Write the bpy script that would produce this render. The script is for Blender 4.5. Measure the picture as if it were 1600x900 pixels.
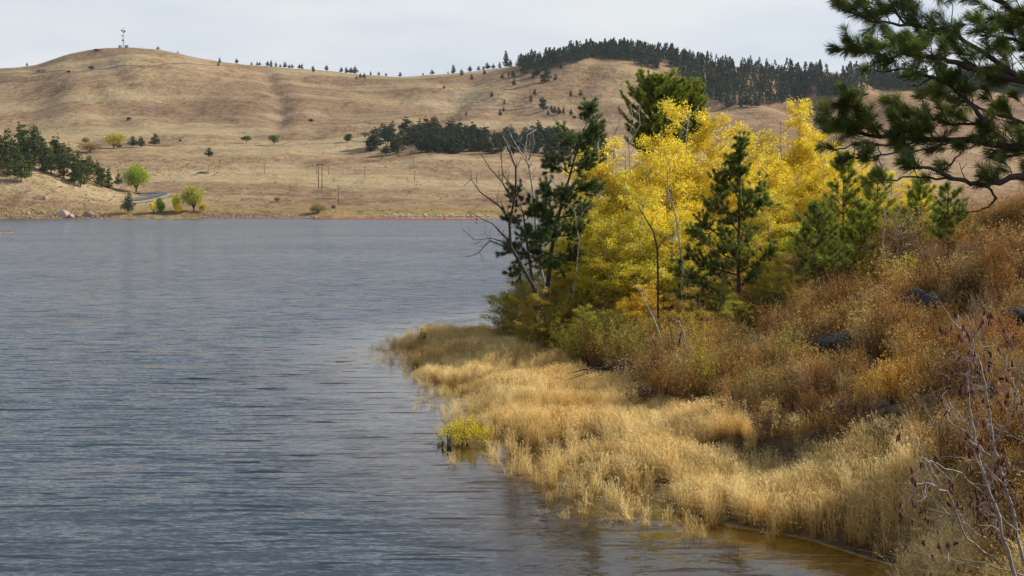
import bpy, math, random
import numpy as np
R = math.radians
rng = np.random.default_rng(7)
random.seed(7)
for o in list(bpy.data.objects):
    bpy.data.objects.remove(o, do_unlink=True)
SC = bpy.context.scene
COL = SC.collection

# ------------------------------------------------------------------ camera
CH = 7.0                  # eye height above the lake, metres
F = 2222.0                # focal length in photo pixels (50 mm lens)
HZ = 318.0                # horizon row
cam = bpy.data.cameras.new('camera')
cam.lens = 50.0; cam.sensor_width = 36.0; cam.sensor_fit = 'HORIZONTAL'
cam.shift_y = -(450 - HZ) / 1600.0
cam.clip_start = 0.1; cam.clip_end = 30000
camo = bpy.data.objects.new('camera', cam); COL.objects.link(camo)
camo.location = (0, 0, CH); camo.rotation_euler = (R(90), 0, 0)
SC.camera = camo

# ------------------------------------------------------------------ light
SUN_EL, SUN_AZ = 34.0, 72.0      # azimuth from +Y (view direction) towards +X (right)
sl = bpy.data.lights.new('sun', 'SUN'); sl.energy = 5.0; sl.angle = R(0.6); sl.color = (1.0, 0.93, 0.82)
so = bpy.data.objects.new('sun', sl); COL.objects.link(so)
so.rotation_euler = (R(90 - SUN_EL), 0, R(-SUN_AZ)); so.rotation_mode = 'XYZ'
# a sun lamp shines along local -Z; tilt about X then turn about Z so that +Z points to the sun
from mathutils import Vector
sd = Vector((math.sin(R(SUN_AZ)) * math.cos(R(SUN_EL)), math.cos(R(SUN_AZ)) * math.cos(R(SUN_EL)), math.sin(R(SUN_EL))))
so.rotation_euler = sd.to_track_quat('Z', 'Y').to_euler()

W = bpy.data.worlds.new('World'); SC.world = W; W.use_nodes = True
nt = W.node_tree; nt.nodes.clear()
def N(t, typ, **kw):
    n = t.nodes.new(typ)
    for k, v in kw.items():
        if k.startswith('i_'):
            n.inputs[k[2:].replace('_', ' ')].default_value = v
        else:
            setattr(n, k, v)
    return n
sky = N(nt, 'ShaderNodeTexSky', sky_type='NISHITA', sun_disc=False, sun_elevation=R(SUN_EL), sun_rotation=R(SUN_AZ),
        altitude=1700, air_density=1.0, dust_density=1.2, ozone_density=1.0)
tc = N(nt, 'ShaderNodeTexCoord')
mp = N(nt, 'ShaderNodeMapping'); mp.inputs['Scale'].default_value = (1.0, 1.0, 4.5)
n1 = N(nt, 'ShaderNodeTexNoise'); n1.inputs['Scale'].default_value = 2.6; n1.inputs['Detail'].default_value = 6; n1.inputs['Roughness'].default_value = 0.52
rp = N(nt, 'ShaderNodeValToRGB')
rp.color_ramp.elements[0].position = 0.40; rp.color_ramp.elements[0].color = (0, 0, 0, 1)
rp.color_ramp.elements[1].position = 0.60; rp.color_ramp.elements[1].color = (1, 1, 1, 1)
sep = N(nt, 'ShaderNodeSeparateXYZ')
mr = N(nt, 'ShaderNodeMapRange'); mr.inputs['From Min'].default_value = 0.07; mr.inputs['From Max'].default_value = 0.45
mr.inputs['To Min'].default_value = 0.0; mr.inputs['To Max'].default_value = 0.62
ccol = N(nt, 'ShaderNodeMix', data_type='RGBA')
ccol.inputs[6].default_value = (4.6, 5.05, 5.7, 1); ccol.inputs[7].default_value = (6.15, 6.2, 6.15, 1)
mx = N(nt, 'ShaderNodeMix', data_type='RGBA')
sub = N(nt, 'ShaderNodeMath', operation='SUBTRACT'); sub.inputs[0].default_value = 0.97
bg = N(nt, 'ShaderNodeBackground'); bg.inputs['Strength'].default_value = 0.1
wo = N(nt, 'ShaderNodeOutputWorld')
L = nt.links.new
L(tc.outputs['Generated'], mp.inputs['Vector']); L(mp.outputs[0], n1.inputs['Vector'])
L(n1.outputs['Fac'], rp.inputs[0]); L(tc.outputs['Generated'], sep.inputs[0]); L(sep.outputs['Z'], mr.inputs['Value'])
L(rp.outputs[0], ccol.inputs[0])
L(mr.outputs[0], sub.inputs[1]); L(sub.outputs[0], mx.inputs[0])
L(sky.outputs[0], mx.inputs[6]); L(ccol.outputs[2], mx.inputs[7])
L(mx.outputs[2], bg.inputs['Color']); L(bg.outputs[0], wo.inputs[0])

SC.view_settings.view_transform = 'Standard'; SC.view_settings.look = 'None'
SC.view_settings.exposure = 0.47; SC.view_settings.gamma = 1.0
SC.cycles.max_bounces = 6; SC.cycles.diffuse_bounces = 3; SC.cycles.glossy_bounces = 2
SC.cycles.transmission_bounces = 4; SC.cycles.transparent_max_bounces = 6

# ------------------------------------------------------------------ noise helpers
def vnoise(x, y, seed=0):
    xi = np.floor(x).astype(np.int64); yi = np.floor(y).astype(np.int64)
    fx = x - xi; fy = y - yi
    fx = fx * fx * (3 - 2 * fx); fy = fy * fy * (3 - 2 * fy)
    def h(a, b):
        n = (a * 374761393 + b * 668265263 + seed * 974634777) & 0xFFFFFFFF
        n = ((n ^ (n >> 13)) * 1274126177) & 0xFFFFFFFF
        n = n ^ (n >> 16)
        return (n & 0xFFFF) / 65535.0
    return (h(xi, yi) * (1 - fx) + h(xi + 1, yi) * fx) * (1 - fy) + (h(xi, yi + 1) * (1 - fx) + h(xi + 1, yi + 1) * fx) * fy
def fbm(x, y, o=4, seed=0):
    s = 0; a = 0.5; t = 0
    for k in range(o):
        s = s + a * vnoise(x * 2 ** k + 17.3 * k, y * 2 ** k - 9.1 * k, seed + k); t += a; a *= 0.5
    return s / t * 2 - 1
def sstep(a, b, x):
    t = np.clip((x - a) / (b - a), 0, 1); return t * t * (3 - 2 * t)

# ------------------------------------------------------------------ near ground (height of the bank)
def P2(px, py, Y):        # a point seen at px, py that stands Y metres out
    return ((px - 800) / F * Y, Y, CH - (py - HZ) / F * Y)
def shoreXY(px, py):
    Y = CH * F / (py - HZ); return ((px - 800) / F * Y, Y)
SHORE = [(1415, 890), (1290, 850), (1150, 824), (1040, 794), (960, 755), (890, 715), (820, 687), (768, 668),
         (756, 648), (735, 618), (695, 590), (662, 565), (642, 545), (668, 530), (715, 523), (785, 510)]
ctl = []
sh = [shoreXY(*p) for p in SHORE]
for x, y in sh: ctl.append((x, y, 0.0))
for x, y in [(3, 90), (8, 102), (18, 120), (40, 140), (80, 150), (6.2, 22), (3.5, 17), (-1, 13), (-7, 10), (-20, 7), (-50, 2)]:
    ctl.append((x, y, 0.0))
for x, y in [(3.0, 24.5), (0.5, 29.5), (-1.5, 35), (-3.8, 41), (-4.6, 50), (-6.6, 60), (-8.0, 70), (-6.5, 80), (-3, 88), (2, 98)]:
    ctl.append((x, y, -0.50 if y < 36 else -.55))
for x, y in [(-2.0, 22), (-4.5, 29), (-8, 32), (-12, 45), (-16, 60), (-17, 78), (-10, 95), (0, 112), (20, 140), (60, 165), (-30, 18), (-30, 50), (-30, 100), (-60, 100), (-60, 30), (0, 160), (120, 180)]:
    ctl.append((x, y, -3.0))
# land, px py Y
for px, py, Y in [(1080, 610, 49), (980, 600, 52), (900, 560, 58), (860, 530, 66), (760, 550, 66), (700, 555, 67), (820, 640, 47),
                  (1000, 700, 40), (1150, 720, 37), (1250, 700, 37.5), (1200, 650, 41), (1155, 515, 57), (1300, 590, 45), (1430, 500, 53),
                  (1590, 520, 40), (1400, 625, 37.5), (1440, 680, 33), (1430, 725, 30.5), (1340, 745, 31.8), (1250, 760, 33), (1450, 800, 27.8),
                  (1530, 850, 25), (1600, 890, 22.5), (1600, 780, 25), (1500, 705, 30.5), (1520, 645, 34), (1600, 645, 32.5), (1250, 445, 72), (1400, 415, 75),
                  (1500, 395, 74), (1600, 370, 66), (1650, 350, 60), (1600, 430, 52), (1060, 500, 64), (960, 520, 67), (1100, 450, 80), (1300, 410, 88)]:
    ctl.append(P2(px, py, Y))
for p in [(0, 0, 5.35), (3, 3, 5.2), (-3, 2, 4.6), (3, 9, 3.1), (5, 14, 2.2), (1, 7, 3.0), (8, 9, 4.0), (9, 16, 3.2), (13, 24, 3.4), (20, 30, 4.4), (30, 45, 5.6), (32, 70, 6.2), (40, 20, 6.5), (20, 5, 5.5),
          (10, -5, 7.5), (0, -12, 6.5), (-20, -12, 4), (40, -20, 8), (60, 60, 8), (60, 100, 6), (20, 90, 3.6), (30, 105, 3), (120, 40, 10), (120, 110, 6), (110, -30, 9), (-50, -30, 4), (10, -50, 10)]:
    ctl.append(p)
ctl = np.array(ctl)
def _phi(r2): return np.where(r2 > 1e-9, 0.5 * r2 * np.log(np.maximum(r2, 1e-9)), 0.0)
_n = len(ctl)
_A = np.zeros((_n + 3, _n + 3)); _d = (ctl[:, None, :2] - ctl[None, :, :2]); _A[:_n, :_n] = _phi((_d ** 2).sum(-1)) + np.eye(_n) * 0.15
_A[:_n, _n] = 1; _A[:_n, _n + 1:] = ctl[:, :2]; _A[_n, :_n] = 1; _A[_n + 1:, :_n] = ctl[:, :2].T
_w = np.linalg.solve(_A, np.concatenate([ctl[:, 2], [0, 0, 0]]))
def gz(x, y):
    x = np.asarray(x, float); y = np.asarray(y, float); sh_ = x.shape
    xf = x.ravel(); yf = y.ravel(); out = np.empty(xf.shape)
    for i in range(0, len(xf), 20000):
        xx = xf[i:i + 20000]; yy = yf[i:i + 20000]
        r2 = (xx[:, None] - ctl[:, 0]) ** 2 + (yy[:, None] - ctl[:, 1]) ** 2
        out[i:i + 20000] = _phi(r2) @ _w[:_n] + _w[_n] + _w[_n + 1] * xx + _w[_n + 2] * yy
    out = np.clip(out, -4, 22)
    lump = fbm(xf / 3.0, yf / 3.0, 4, 3) * 0.22 * sstep(0.2, 1.6, out) + fbm(xf / 6, yf / 6, 3, 9) * 0.06 + fbm(xf / 1.1, yf / 1.6, 3, 19) * 0.09 * (1 - sstep(.3, .9, np.abs(out)))
    yl = np.interp(xf, [3.5, 5.75, 6.9, 9.65, 12], [39, 36.5, 34.2, 33.4, 33.0]) + fbm(xf * .9, xf * 0 + 3, 3, 5) * .6   # low cut bank above the grass shelf
    step = .75 * sstep(0, .45, yf - yl) * (1 - sstep(.5, 7, yf - yl)) * sstep(4.2, 6, xf) * (1 - sstep(10.5, 12.5, xf))
    return (out + lump + step).reshape(sh_)
def g1(x, y): return float(gz(np.array([x]), np.array([y]))[0])
def near_at(px, py):       # where the line of sight meets the bank
    Y = np.arange(18, 95, .25); X = (px - 800) / F * Y; z = gz(X, Y); row = HZ + (CH - z) / Y * F
    m = row <= py; k = int(np.argmax(m)) if m.any() else len(Y) - 1
    return (float(X[k]), float(Y[k]), float(z[k]))
def on_bank(px, Y):
    x = (px - 800) / F * Y
    return (x, Y, g1(x, Y))

# ------------------------------------------------------------------ far ground (height of the hills)
CX = np.array([-1500, -700, -300, 0, 60, 100, 140, 180, 215, 260, 330, 400, 500, 560, 620, 700, 760, 800, 860, 910, 950, 1000, 1060, 1100, 1200, 1300, 1400, 1500, 1700, 2100, 2600, 3400])
CY = np.array([170, 150, 125, 104, 101, 85, 75, 70.5, 71, 77, 91, 100, 107, 113, 116, 115, 108, 100, 93, 80, 76, 77, 88, 98, 107, 113, 120, 124, 128, 110, 140, 180])
KY = np.array([500, 600, 655, 664, 676, 700, 730, 760, 850, 950, 1150, 1300, 1500, 1620, 1750, 1880, 2000, 2120, 2350, 3000, 6500])
_pxs = np.arange(-1600, 3500, 8.0)
_ys = np.concatenate([np.arange(500, 760, 3.0), np.arange(760, 2300, 12.0), np.arange(2300, 6600, 120.0)])
def _build_far():
    cr = np.interp(_pxs, CX, CY)
    k = np.exp(-0.5 * (np.arange(-4, 5) / 1.6) ** 2); k /= k.sum()
    cr = np.convolve(np.pad(cr, 4, 'edge'), k, 'valid')
    cols = []
    for px, c in zip(_pxs, cr):
        b15 = 205 + (c - 205) * 0.16
        wob = 6 * math.sin(px / 130.0)
        py = np.array([0, 0, 341.8, 334, 327.5, 322.5, 322, 313, 291, 271 + wob * .5, 232 + wob, 209 + wob * .6, b15, 205 + (c - 205) * .42, 205 + (c - 205) * .70, 205 + (c - 205) * .9, c + 1])
        z = CH - (py - HZ) / F * KY[:17]; z[0] = -14; z[1] = -5
        zc = z[-1]
        cols.append(np.interp(_ys, KY, np.concatenate([z, [zc - 2, zc - 45, zc - 110, 30]])))
    Z = np.array(cols)
    # soften creases along the distance beyond the shore
    kk = np.exp(-0.5 * (np.arange(-5, 6) / 2.2) ** 2); kk /= kk.sum()
    Zs = np.array([np.convolve(np.pad(r, 5, 'edge'), kk, 'valid') for r in Z])
    m = sstep(770, 900, _ys)[None, :]
    Z = Z * (1 - m) + Zs * m
    X = (_pxs[:, None] - 800) / F * _ys[None, :]; Y = np.broadcast_to(_ys[None, :], X.shape)
    # headland with the pines on the left
    amp = np.interp(_pxs, [-900, -500, -250, 0, 40, 90, 140, 185, 225], [2, 20, 34, 31, 27, 18, 9, 2.5, 0])
    Z = Z + amp[:, None] * (sstep(656, 800, Y) * (1 - sstep(830, 960, Y)))
    # gullies and folds
    rel = fbm(X / 210 + Y / 900, Y / 330, 4, 21) * 11 + fbm(X / 60, Y / 150, 3, 5) * 1.8 - np.abs(fbm(X / 160 + Y / 500, Y / 600, 3, 77)) * -14
    PX = np.broadcast_to(_pxs[:, None], Y.shape); ft = (Y - 1250) / 750
    for c0, sl_, wd, dp in [(60, 130, 34, 3), (165, -95, 26, 3.5), (310, 160, 30, 3), (432, -25, 15, 6), (545, -150, 34, 3.5), (690, 150, 26, 5.5), (790, 60, 24, 3), (905, 90, 22, 4), (1095, 30, 34, 12), (1255, -60, 36, 16), (1370, 40, 30, 8)]:
        cc = c0 + sl_ * (ft - .4) + 7 * np.sin(ft * 7 + c0)
        Z = Z - dp * np.exp(-np.abs((PX - cc) / wd) ** 1.5) * sstep(-.05, .3, ft) * (1 - sstep(.72, .98, ft))
    Z = Z + rel * sstep(760, 1150, Y) * (1 - 0.75 * sstep(1780, 1980, Y)) 
    Z = Z + fbm(X / 14, Y / 20, 3, 31) * 0.5 * sstep(660, 700, Y) + fbm(X / 50, Y / 50, 3, 32) * 1.5 * sstep(690, 800, Y)
    return X, Y, Z
FX, FY, FZ = _build_far()
def fz(x, y):
    px = x / y * F + 800
    i = np.clip((px - _pxs[0]) / 8.0, 0, len(_pxs) - 1.001); j = np.clip(np.interp(y, _ys, np.arange(len(_ys))), 0, len(_ys) - 1.001)
    i0 = int(i); j0 = int(j); a = i - i0; b = j - j0
    return (FZ[i0, j0] * (1 - b) + FZ[i0, j0 + 1] * b) * (1 - a) + (FZ[i0 + 1, j0] * (1 - b) + FZ[i0 + 1, j0 + 1] * b) * a
def far_at(px, py):       # where the line of sight through px, py meets the hills
    i = np.clip((px - _pxs[0]) / 8.0, 0, len(_pxs) - 1.001); i0 = int(i); a = i - i0
    z = FZ[i0] * (1 - a) + FZ[i0 + 1] * a
    row = HZ + (CH - z) / _ys * F
    m = (row <= py) & (_ys > 650)
    k = int(np.argmax(m)) if m.any() else int(np.argmin(np.where(_ys < 2300, row, 9999)))
    if m.any() and k > 0:
        t = (row[k - 1] - py) / max(1e-6, row[k - 1] - row[k]); Y = _ys[k - 1] + t * (_ys[k] - _ys[k - 1])
    else: Y = _ys[k]
    X = (px - 800) / F * Y
    return (X, float(Y), float(fz(X, Y)))

# ------------------------------------------------------------------ mesh builder
class MB:
    def __init__(s): s.v = []; s.f = []; s.a = []; s.n = 0
    def add(s, V, Fc, a=0.5):
        V = np.asarray(V, float).reshape(-1, 3); Fc = np.asarray(Fc, np.int64)
        if Fc.ndim == 2 and Fc.shape[1] == 4: Fc = np.concatenate([Fc[:, [0, 1, 2]], Fc[:, [0, 2, 3]]])
        s.v.append(V); s.f.append(Fc + s.n); s.n += len(V)
        s.a.append(np.broadcast_to(np.asarray(a, float), (len(V),)).copy() if np.ndim(a) == 0 else np.asarray(a, float))
    def tube(s, pts, rad, sides=5, a=0.5, cap=True):
        pts = np.asarray(pts, float); n = len(pts); rad = np.broadcast_to(np.asarray(rad, float), (n,))
        t = np.gradient(pts, axis=0); t /= np.linalg.norm(t, axis=1)[:, None] + 1e-9
        ref = np.where(np.abs(t[:, 2:3]) > 0.9, np.array([[1., 0, 0]]), np.array([[0, 0, 1.]]))
        if np.abs(t[:, 2]).max() > 0.9 and np.abs(t[:, 2]).min() < 0.9: ref = np.broadcast_to(np.array([[0.31, 0.92, 0.23]]), t.shape)
        u = np.cross(t, ref); u /= np.linalg.norm(u, axis=1)[:, None] + 1e-9; w = np.cross(t, u)
        an = np.arange(sides) / sides * 2 * math.pi
        V = pts[:, None] + rad[:, None, None] * (np.cos(an)[None, :, None] * u[:, None] + np.sin(an)[None, :, None] * w[:, None])
        V = V.reshape(-1, 3)
        i = np.arange(n - 1)[:, None] * sides; j = np.arange(sides)[None]; j2 = (j + 1) % sides
        q = np.stack([i + j, i + j2, i + sides + j2, i + sides + j], -1).reshape(-1, 4)
        Fc = np.concatenate([q[:, [0, 1, 2]], q[:, [0, 2, 3]]])
        if cap:
            V = np.concatenate([V, pts[-1:], pts[:1]]); c = n * sides; b = (n - 1) * sides
            e = np.stack([b + np.arange(sides), b + (np.arange(sides) + 1) % sides, np.full(sides, c)], -1)
            e2 = np.stack([(np.arange(sides) + 1) % sides, np.arange(sides), np.full(sides, c + 1)], -1)
            Fc = np.concatenate([Fc, e, e2])
        s.add(V, Fc, a)
    def box(s, c, h, rz=0.0, a=0.5):
        sx = np.array([[-1, -1, -1], [1, -1, -1], [1, 1, -1], [-1, 1, -1], [-1, -1, 1], [1, -1, 1], [1, 1, 1], [-1, 1, 1]]) * np.array(h)
        cc, ss = math.cos(rz), math.sin(rz)
        V = np.stack([sx[:, 0] * cc - sx[:, 1] * ss, sx[:, 0] * ss + sx[:, 1] * cc, sx[:, 2]], 1) + np.array(c)
        s.add(V, [[0, 3, 2, 1], [4, 5, 6, 7], [0, 1, 5, 4], [1, 2, 6, 5], [2, 3, 7, 6], [3, 0, 4, 7]], a)
    def leaves(s, P, size, up=0.0, a=None, aspect=0.75, r=None):
        r = r or rng; P = np.asarray(P); k = len(P)
        n = r.normal(size=(k, 3)); n[:, 2] += up; n /= np.linalg.norm(n, axis=1)[:, None]
        q = r.normal(size=(k, 3)); u = np.cross(n, q); u /= np.linalg.norm(u, axis=1)[:, None]; w = np.cross(n, u)
        sz = (np.asarray(size) * r.uniform(0.7, 1.3, k))[:, None]
        V = np.stack([P - u * sz * .5, P + w * sz * .5 * aspect, P + u * sz * .55 + n * sz * .1, P - w * sz * .5 * aspect], 1).reshape(-1, 3)
        b = np.arange(k)[:, None] * 4
        Fc = np.concatenate([b + np.array([[0, 1, 2]]), b + np.array([[0, 2, 3]])])
        at = r.uniform(0, 1, k) if a is None else a
        s.add(V, Fc, np.repeat(at, 4))
    def needles(s, P, D, L, n, w=0.003, spread=0.75, back=0.12, r=None, fine=True):
        r = r or rng; P = np.asarray(P, float); D = np.asarray(D, float)
        D = D / (np.linalg.norm(D, axis=1)[:, None] + 1e-9); k = len(P)
        Pn = np.repeat(P, n, 0); Dn = np.repeat(D, n, 0); m = k * n
        q = r.normal(size=(m, 3)); q /= np.linalg.norm(q, axis=1)[:, None]
        perp = q - (q * Dn).sum(1)[:, None] * Dn; perp /= np.linalg.norm(perp, axis=1)[:, None] + 1e-9
        ang = r.uniform(0.15, 1.0, m) * spread * 1.5
        d = Dn * np.cos(ang)[:, None] + perp * np.sin(ang)[:, None]
        Ln = np.broadcast_to(np.repeat(np.asarray(L) * np.ones(k), n), (m,)) * r.uniform(0.75, 1.1, m)
        st = Pn - Dn * (r.uniform(0, 1, m) ** 1.3 * back)[:, None]
        sd_ = np.cross(d, r.normal(size=(m, 3))); sd_ /= np.linalg.norm(sd_, axis=1)[:, None] + 1e-9
        tip = st + d * Ln[:, None]; tip[:, 2] -= Ln * 0.06
        tv = np.repeat(r.uniform(0, 1, k), n) * .7 + r.uniform(0, .3, m)
        if not fine:
            V = np.stack([st - sd_ * w * .6, st + sd_ * w * .6, tip], 1).reshape(-1, 3); s.add(V, np.arange(m * 3).reshape(m, 3), np.repeat(tv, 3)); return
        mid = st + d * (Ln * .55)[:, None]
        V = np.stack([st - sd_ * w * .5, mid - sd_ * w * .6, tip, mid + sd_ * w * .6], 1).reshape(-1, 3)
        b = np.arange(m)[:, None] * 4
        Fc = np.concatenate([b + np.array([[0, 1, 2]]), b + np.array([[0, 2, 3]])])
        s.add(V, Fc, np.repeat(tv, 4))
    def mesh(s, name, mat=None, smooth=False):
        V = np.concatenate(s.v).astype(np.float32); T = np.concatenate(s.f).astype(np.int32)
        me = bpy.data.meshes.new(name)
        me.vertices.add(len(V)); me.vertices.foreach_set('co', V.ravel())
        me.loops.add(T.size); me.loops.foreach_set('vertex_index', T.ravel())
        me.polygons.add(len(T)); me.polygons.foreach_set('loop_start', np.arange(len(T), dtype=np.int32) * 3)
        if smooth: me.polygons.foreach_set('use_smooth', np.ones(len(T), bool))
        at = me.attributes.new('tint', 'FLOAT', 'POINT'); at.data.foreach_set('value', np.concatenate(s.a).astype(np.float32))
        me.update(calc_edges=True)
        if mat: me.materials.append(mat)
        return me
    def build(s, name, mat, parent=None, loc=None, smooth=False):
        o = bpy.data.objects.new(name, s.mesh(name, mat, smooth)); COL.objects.link(o)
        if parent is not None: o.parent = parent
        if loc is not None: o.location = loc
        return o
def tag(o, label=None, cat=None, group=None, kind=None):
    if label: o['label'] = label
    if cat: o['category'] = cat
    if group: o['group'] = group
    if kind: o['kind'] = kind
    return o
def empty(name, loc=(0, 0, 0), rz=0.0, sc=1.0):
    o = bpy.data.objects.new(name, None); COL.objects.link(o)
    o.location = loc; o.rotation_euler = (0, 0, rz); o.scale = (sc,) * 3 if np.ndim(sc) == 0 else sc
    o.empty_display_size = 0.3
    return o
def copy_tree(o):
    c = o.copy(); COL.objects.link(c)
    for ch in list(o.children):
        d = ch.copy(); COL.objects.link(d); d.parent = c
        for g in list(ch.children):
            e = g.copy(); COL.objects.link(e); e.parent = d
    return c
ORD = 'first second third fourth fifth sixth seventh eighth ninth tenth eleventh twelfth thirteenth fourteenth fifteenth sixteenth seventeenth eighteenth nineteenth twentieth twenty-first twenty-second twenty-third twenty-fourth twenty-fifth twenty-sixth twenty-seventh twenty-eighth twenty-ninth thirtieth thirty-first thirty-second thirty-third thirty-fourth thirty-fifth thirty-sixth thirty-seventh thirty-eighth thirty-ninth fortieth'.split()

# ------------------------------------------------------------------ materials
def mat_new(name):
    m = bpy.data.materials.new(name); m.use_nodes = True; m.node_tree.nodes.clear(); return m, m.node_tree
def ramp(t, stops, inp):
    r = t.nodes.new('ShaderNodeValToRGB'); e = r.color_ramp.elements
    while len(e) < len(stops): e.new(0.5)
    for k, (p, c) in enumerate(stops): e[k].position = p; e[k].color = (*c, 1)
    t.links.new(inp, r.inputs[0]); return r.outputs[0]
def mixc(t, f, a, b, mode='MIX'):
    m = t.nodes.new('ShaderNodeMix'); m.data_type = 'RGBA'; m.blend_type = mode
    for s_, v in ((0, f), (6, a), (7, b)):
        if hasattr(v, 'default_value') or hasattr(v, 'is_linked'): t.links.new(v, m.inputs[s_])
        elif s_ == 0: m.inputs[0].default_value = v
        else: m.inputs[s_].default_value = (*v, 1)
    return m.outputs[2]
def math_(t, op, a, b=None, clamp=False):
    m = t.nodes.new('ShaderNodeMath'); m.operation = op; m.use_clamp = clamp
    for k, v in ((0, a), (1, b)):
        if v is None: continue
        if hasattr(v, 'is_linked'): t.links.new(v, m.inputs[k])
        else: m.inputs[k].default_value = v
    return m.outputs[0]
def noise(t, scale, detail=3, rough=0.55, vec=None, mscale=None, rot=None, dim=None):
    n = t.nodes.new('ShaderNodeTexNoise'); n.inputs['Scale'].default_value = scale; n.inputs['Detail'].default_value = detail; n.inputs['Roughness'].default_value = rough
    if vec is None:
        g = t.nodes.new('ShaderNodeNewGeometry'); vec = g.outputs['Position']
    if mscale is not None or rot is not None:
        m = t.nodes.new('ShaderNodeMapping')
        if mscale is not None: m.inputs['Scale'].default_value = mscale
        if rot is not None: m.inputs['Rotation'].default_value = rot
        t.links.new(vec, m.inputs['Vector']); vec = m.outputs[0]
    t.links.new(vec, n.inputs['Vector']); return n
def attr(t, name='tint'):
    a = t.nodes.new('ShaderNodeAttribute'); a.attribute_name = name; return a.outputs['Fac']
def surf(name, color_fn, rough=0.8, bump=None, spec=0.3):
    m, t = mat_new(name); b = t.nodes.new('ShaderNodeBsdfPrincipled'); o = t.nodes.new('ShaderNodeOutputMaterial')
    c = color_fn(t)
    if isinstance(c, tuple): b.inputs['Base Color'].default_value = (*c, 1)
    else: t.links.new(c, b.inputs['Base Color'])
    b.inputs['Roughness'].default_value = rough; b.inputs['Specular IOR Level'].default_value = spec
    if bump:
        n = noise(t, bump[0], 5, 0.6); bp = t.nodes.new('ShaderNodeBump'); bp.inputs['Strength'].default_value = bump[1]; bp.inputs['Distance'].default_value = bump[2]
        t.links.new(n.outputs['Fac'], bp.inputs['Height']); t.links.new(bp.outputs[0], b.inputs['Normal'])
    t.links.new(b.outputs[0], o.inputs[0]); return m
def leafmat(name, stops, trans=0.35, objcol=False, objrand=0.0, nscale=0.35, ntint=None, gloss=0.0):
    m, t = mat_new(name); o = t.nodes.new('ShaderNodeOutputMaterial')
    f = attr(t)
    if objrand:
        oi = t.nodes.new('ShaderNodeObjectInfo')
        f = math_(t, 'ADD', math_(t, 'MULTIPLY', f, 1 - objrand), math_(t, 'MULTIPLY', oi.outputs['Random'], objrand))
    c = ramp(t, stops, f)
    if ntint:
        n = noise(t, nscale, 3, 0.6)
        c = mixc(t, ramp(t, [(0.40, (0, 0, 0)), (0.62, (1, 1, 1))], n.outputs['Fac']), c, ntint, 'MULTIPLY')
    if objcol:
        oi = t.nodes.new('ShaderNodeObjectInfo'); c = mixc(t, 1.0, c, oi.outputs['Color'], 'MULTIPLY')
    d = t.nodes.new('ShaderNodeBsdfDiffuse'); tr = t.nodes.new('ShaderNodeBsdfTranslucent'); mxs = t.nodes.new('ShaderNodeMixShader')
    mxs.inputs[0].default_value = trans
    t.links.new(c, d.inputs[0]); t.links.new(c, tr.inputs[0]); t.links.new(d.outputs[0], mxs.inputs[1]); t.links.new(tr.outputs[0], mxs.inputs[2])
    out = mxs.outputs[0]
    if gloss:
        g = t.nodes.new('ShaderNodeBsdfGlossy'); g.inputs['Roughness'].default_value = 0.45; g.inputs[0].default_value = (1, 1, 1, 1)
        m2 = t.nodes.new('ShaderNodeMixShader'); m2.inputs[0].default_value = gloss
        t.links.new(out, m2.inputs[1]); t.links.new(g.outputs[0], m2.inputs[2]); out = m2.outputs[0]
    t.links.new(out, o.inputs[0]); return m

M = {}
M['aspen_leaf'] = leafmat('aspen_leaf', [(0, (0.36, 0.30, 0.02)), (0.3, (0.78, 0.62, 0.03)), (0.75, (0.90, 0.74, 0.05)), (1, (0.98, 0.90, 0.30))], 0.48, objcol=True, nscale=0.9, ntint=(0.86, 0.80, 0.7), gloss=0.03)
M['needle'] = leafmat('pine_needle', [(0, (0.040, 0.066, 0.018)), (0.6, (0.095, 0.140, 0.034)), (1, (0.20, 0.25, 0.055))], 0.35, objcol=True, gloss=0.04)
M['far_needle'] = leafmat('far_needle', [(0, (0.024, 0.037, 0.022)), (0.6, (0.050, 0.070, 0.036)), (1, (0.095, 0.120, 0.05))], 0.12, objcol=True)
M['far_leaf'] = leafmat('far_leaf', [(0, (0.75, 0.75, 0.75)), (1, (1.0, 1.0, 1.0))], 0.25, objcol=True)
M['headland_brush'] = leafmat('headland_brush', [(0, (0.20, 0.13, 0.08)), (0.4, (0.34, 0.25, 0.15)), (0.7, (0.30, 0.24, 0.19)), (1, (0.45, 0.37, 0.20))], 0.2)
M['shrub_leaf'] = leafmat('shrub_leaf', [(0, (0.65, 0.55, 0.5)), (0.5, (0.9, 0.9, 0.9)), (1, (1.1, 1.15, 1.0))], 0.30, objcol=True)
M['bark_pine'] = surf('bark_pine', lambda t: ramp(t, [(0.35, (0.035, 0.024, 0.018)), (0.65, (0.12, 0.075, 0.05))], noise(t, 14, 5, .7, mscale=(1, 1, .3)).outputs['Fac']), 0.9, (30, .8, .02))
M['bark_grey'] = surf('bark_grey', lambda t: ramp(t, [(0.35, (0.16, 0.13, 0.11)), (0.6, (0.42, 0.38, 0.34))], noise(t, 6, 5, .7).outputs['Fac']), 0.8, (40, .5, .01))
M['bark_alder'] = surf('bark_alder', lambda t: ramp(t, [(0.35, (0.16, 0.13, 0.11)), (0.65, (0.40, 0.34, 0.30))], noise(t, 30, 5, .7).outputs['Fac']), 0.75, (120, .5, .004))
M['bark_black'] = surf('bark_black', lambda t: (0.022, 0.017, 0.014), 0.95)
M['bark_dark'] = surf('bark_dark', lambda t: ramp(t, [(0.35, (0.03, 0.022, 0.018)), (0.7, (0.10, 0.075, 0.06))], noise(t, 8, 5, .7).outputs['Fac']), 0.9, (40, .5, .01))
M['twig_brown'] = surf('twig_brown', lambda t: ramp(t, [(0.35, (0.10, 0.055, 0.03)), (0.7, (0.26, 0.17, 0.10))], noise(t, 5, 4, .7).outputs['Fac']), 0.85)
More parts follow.
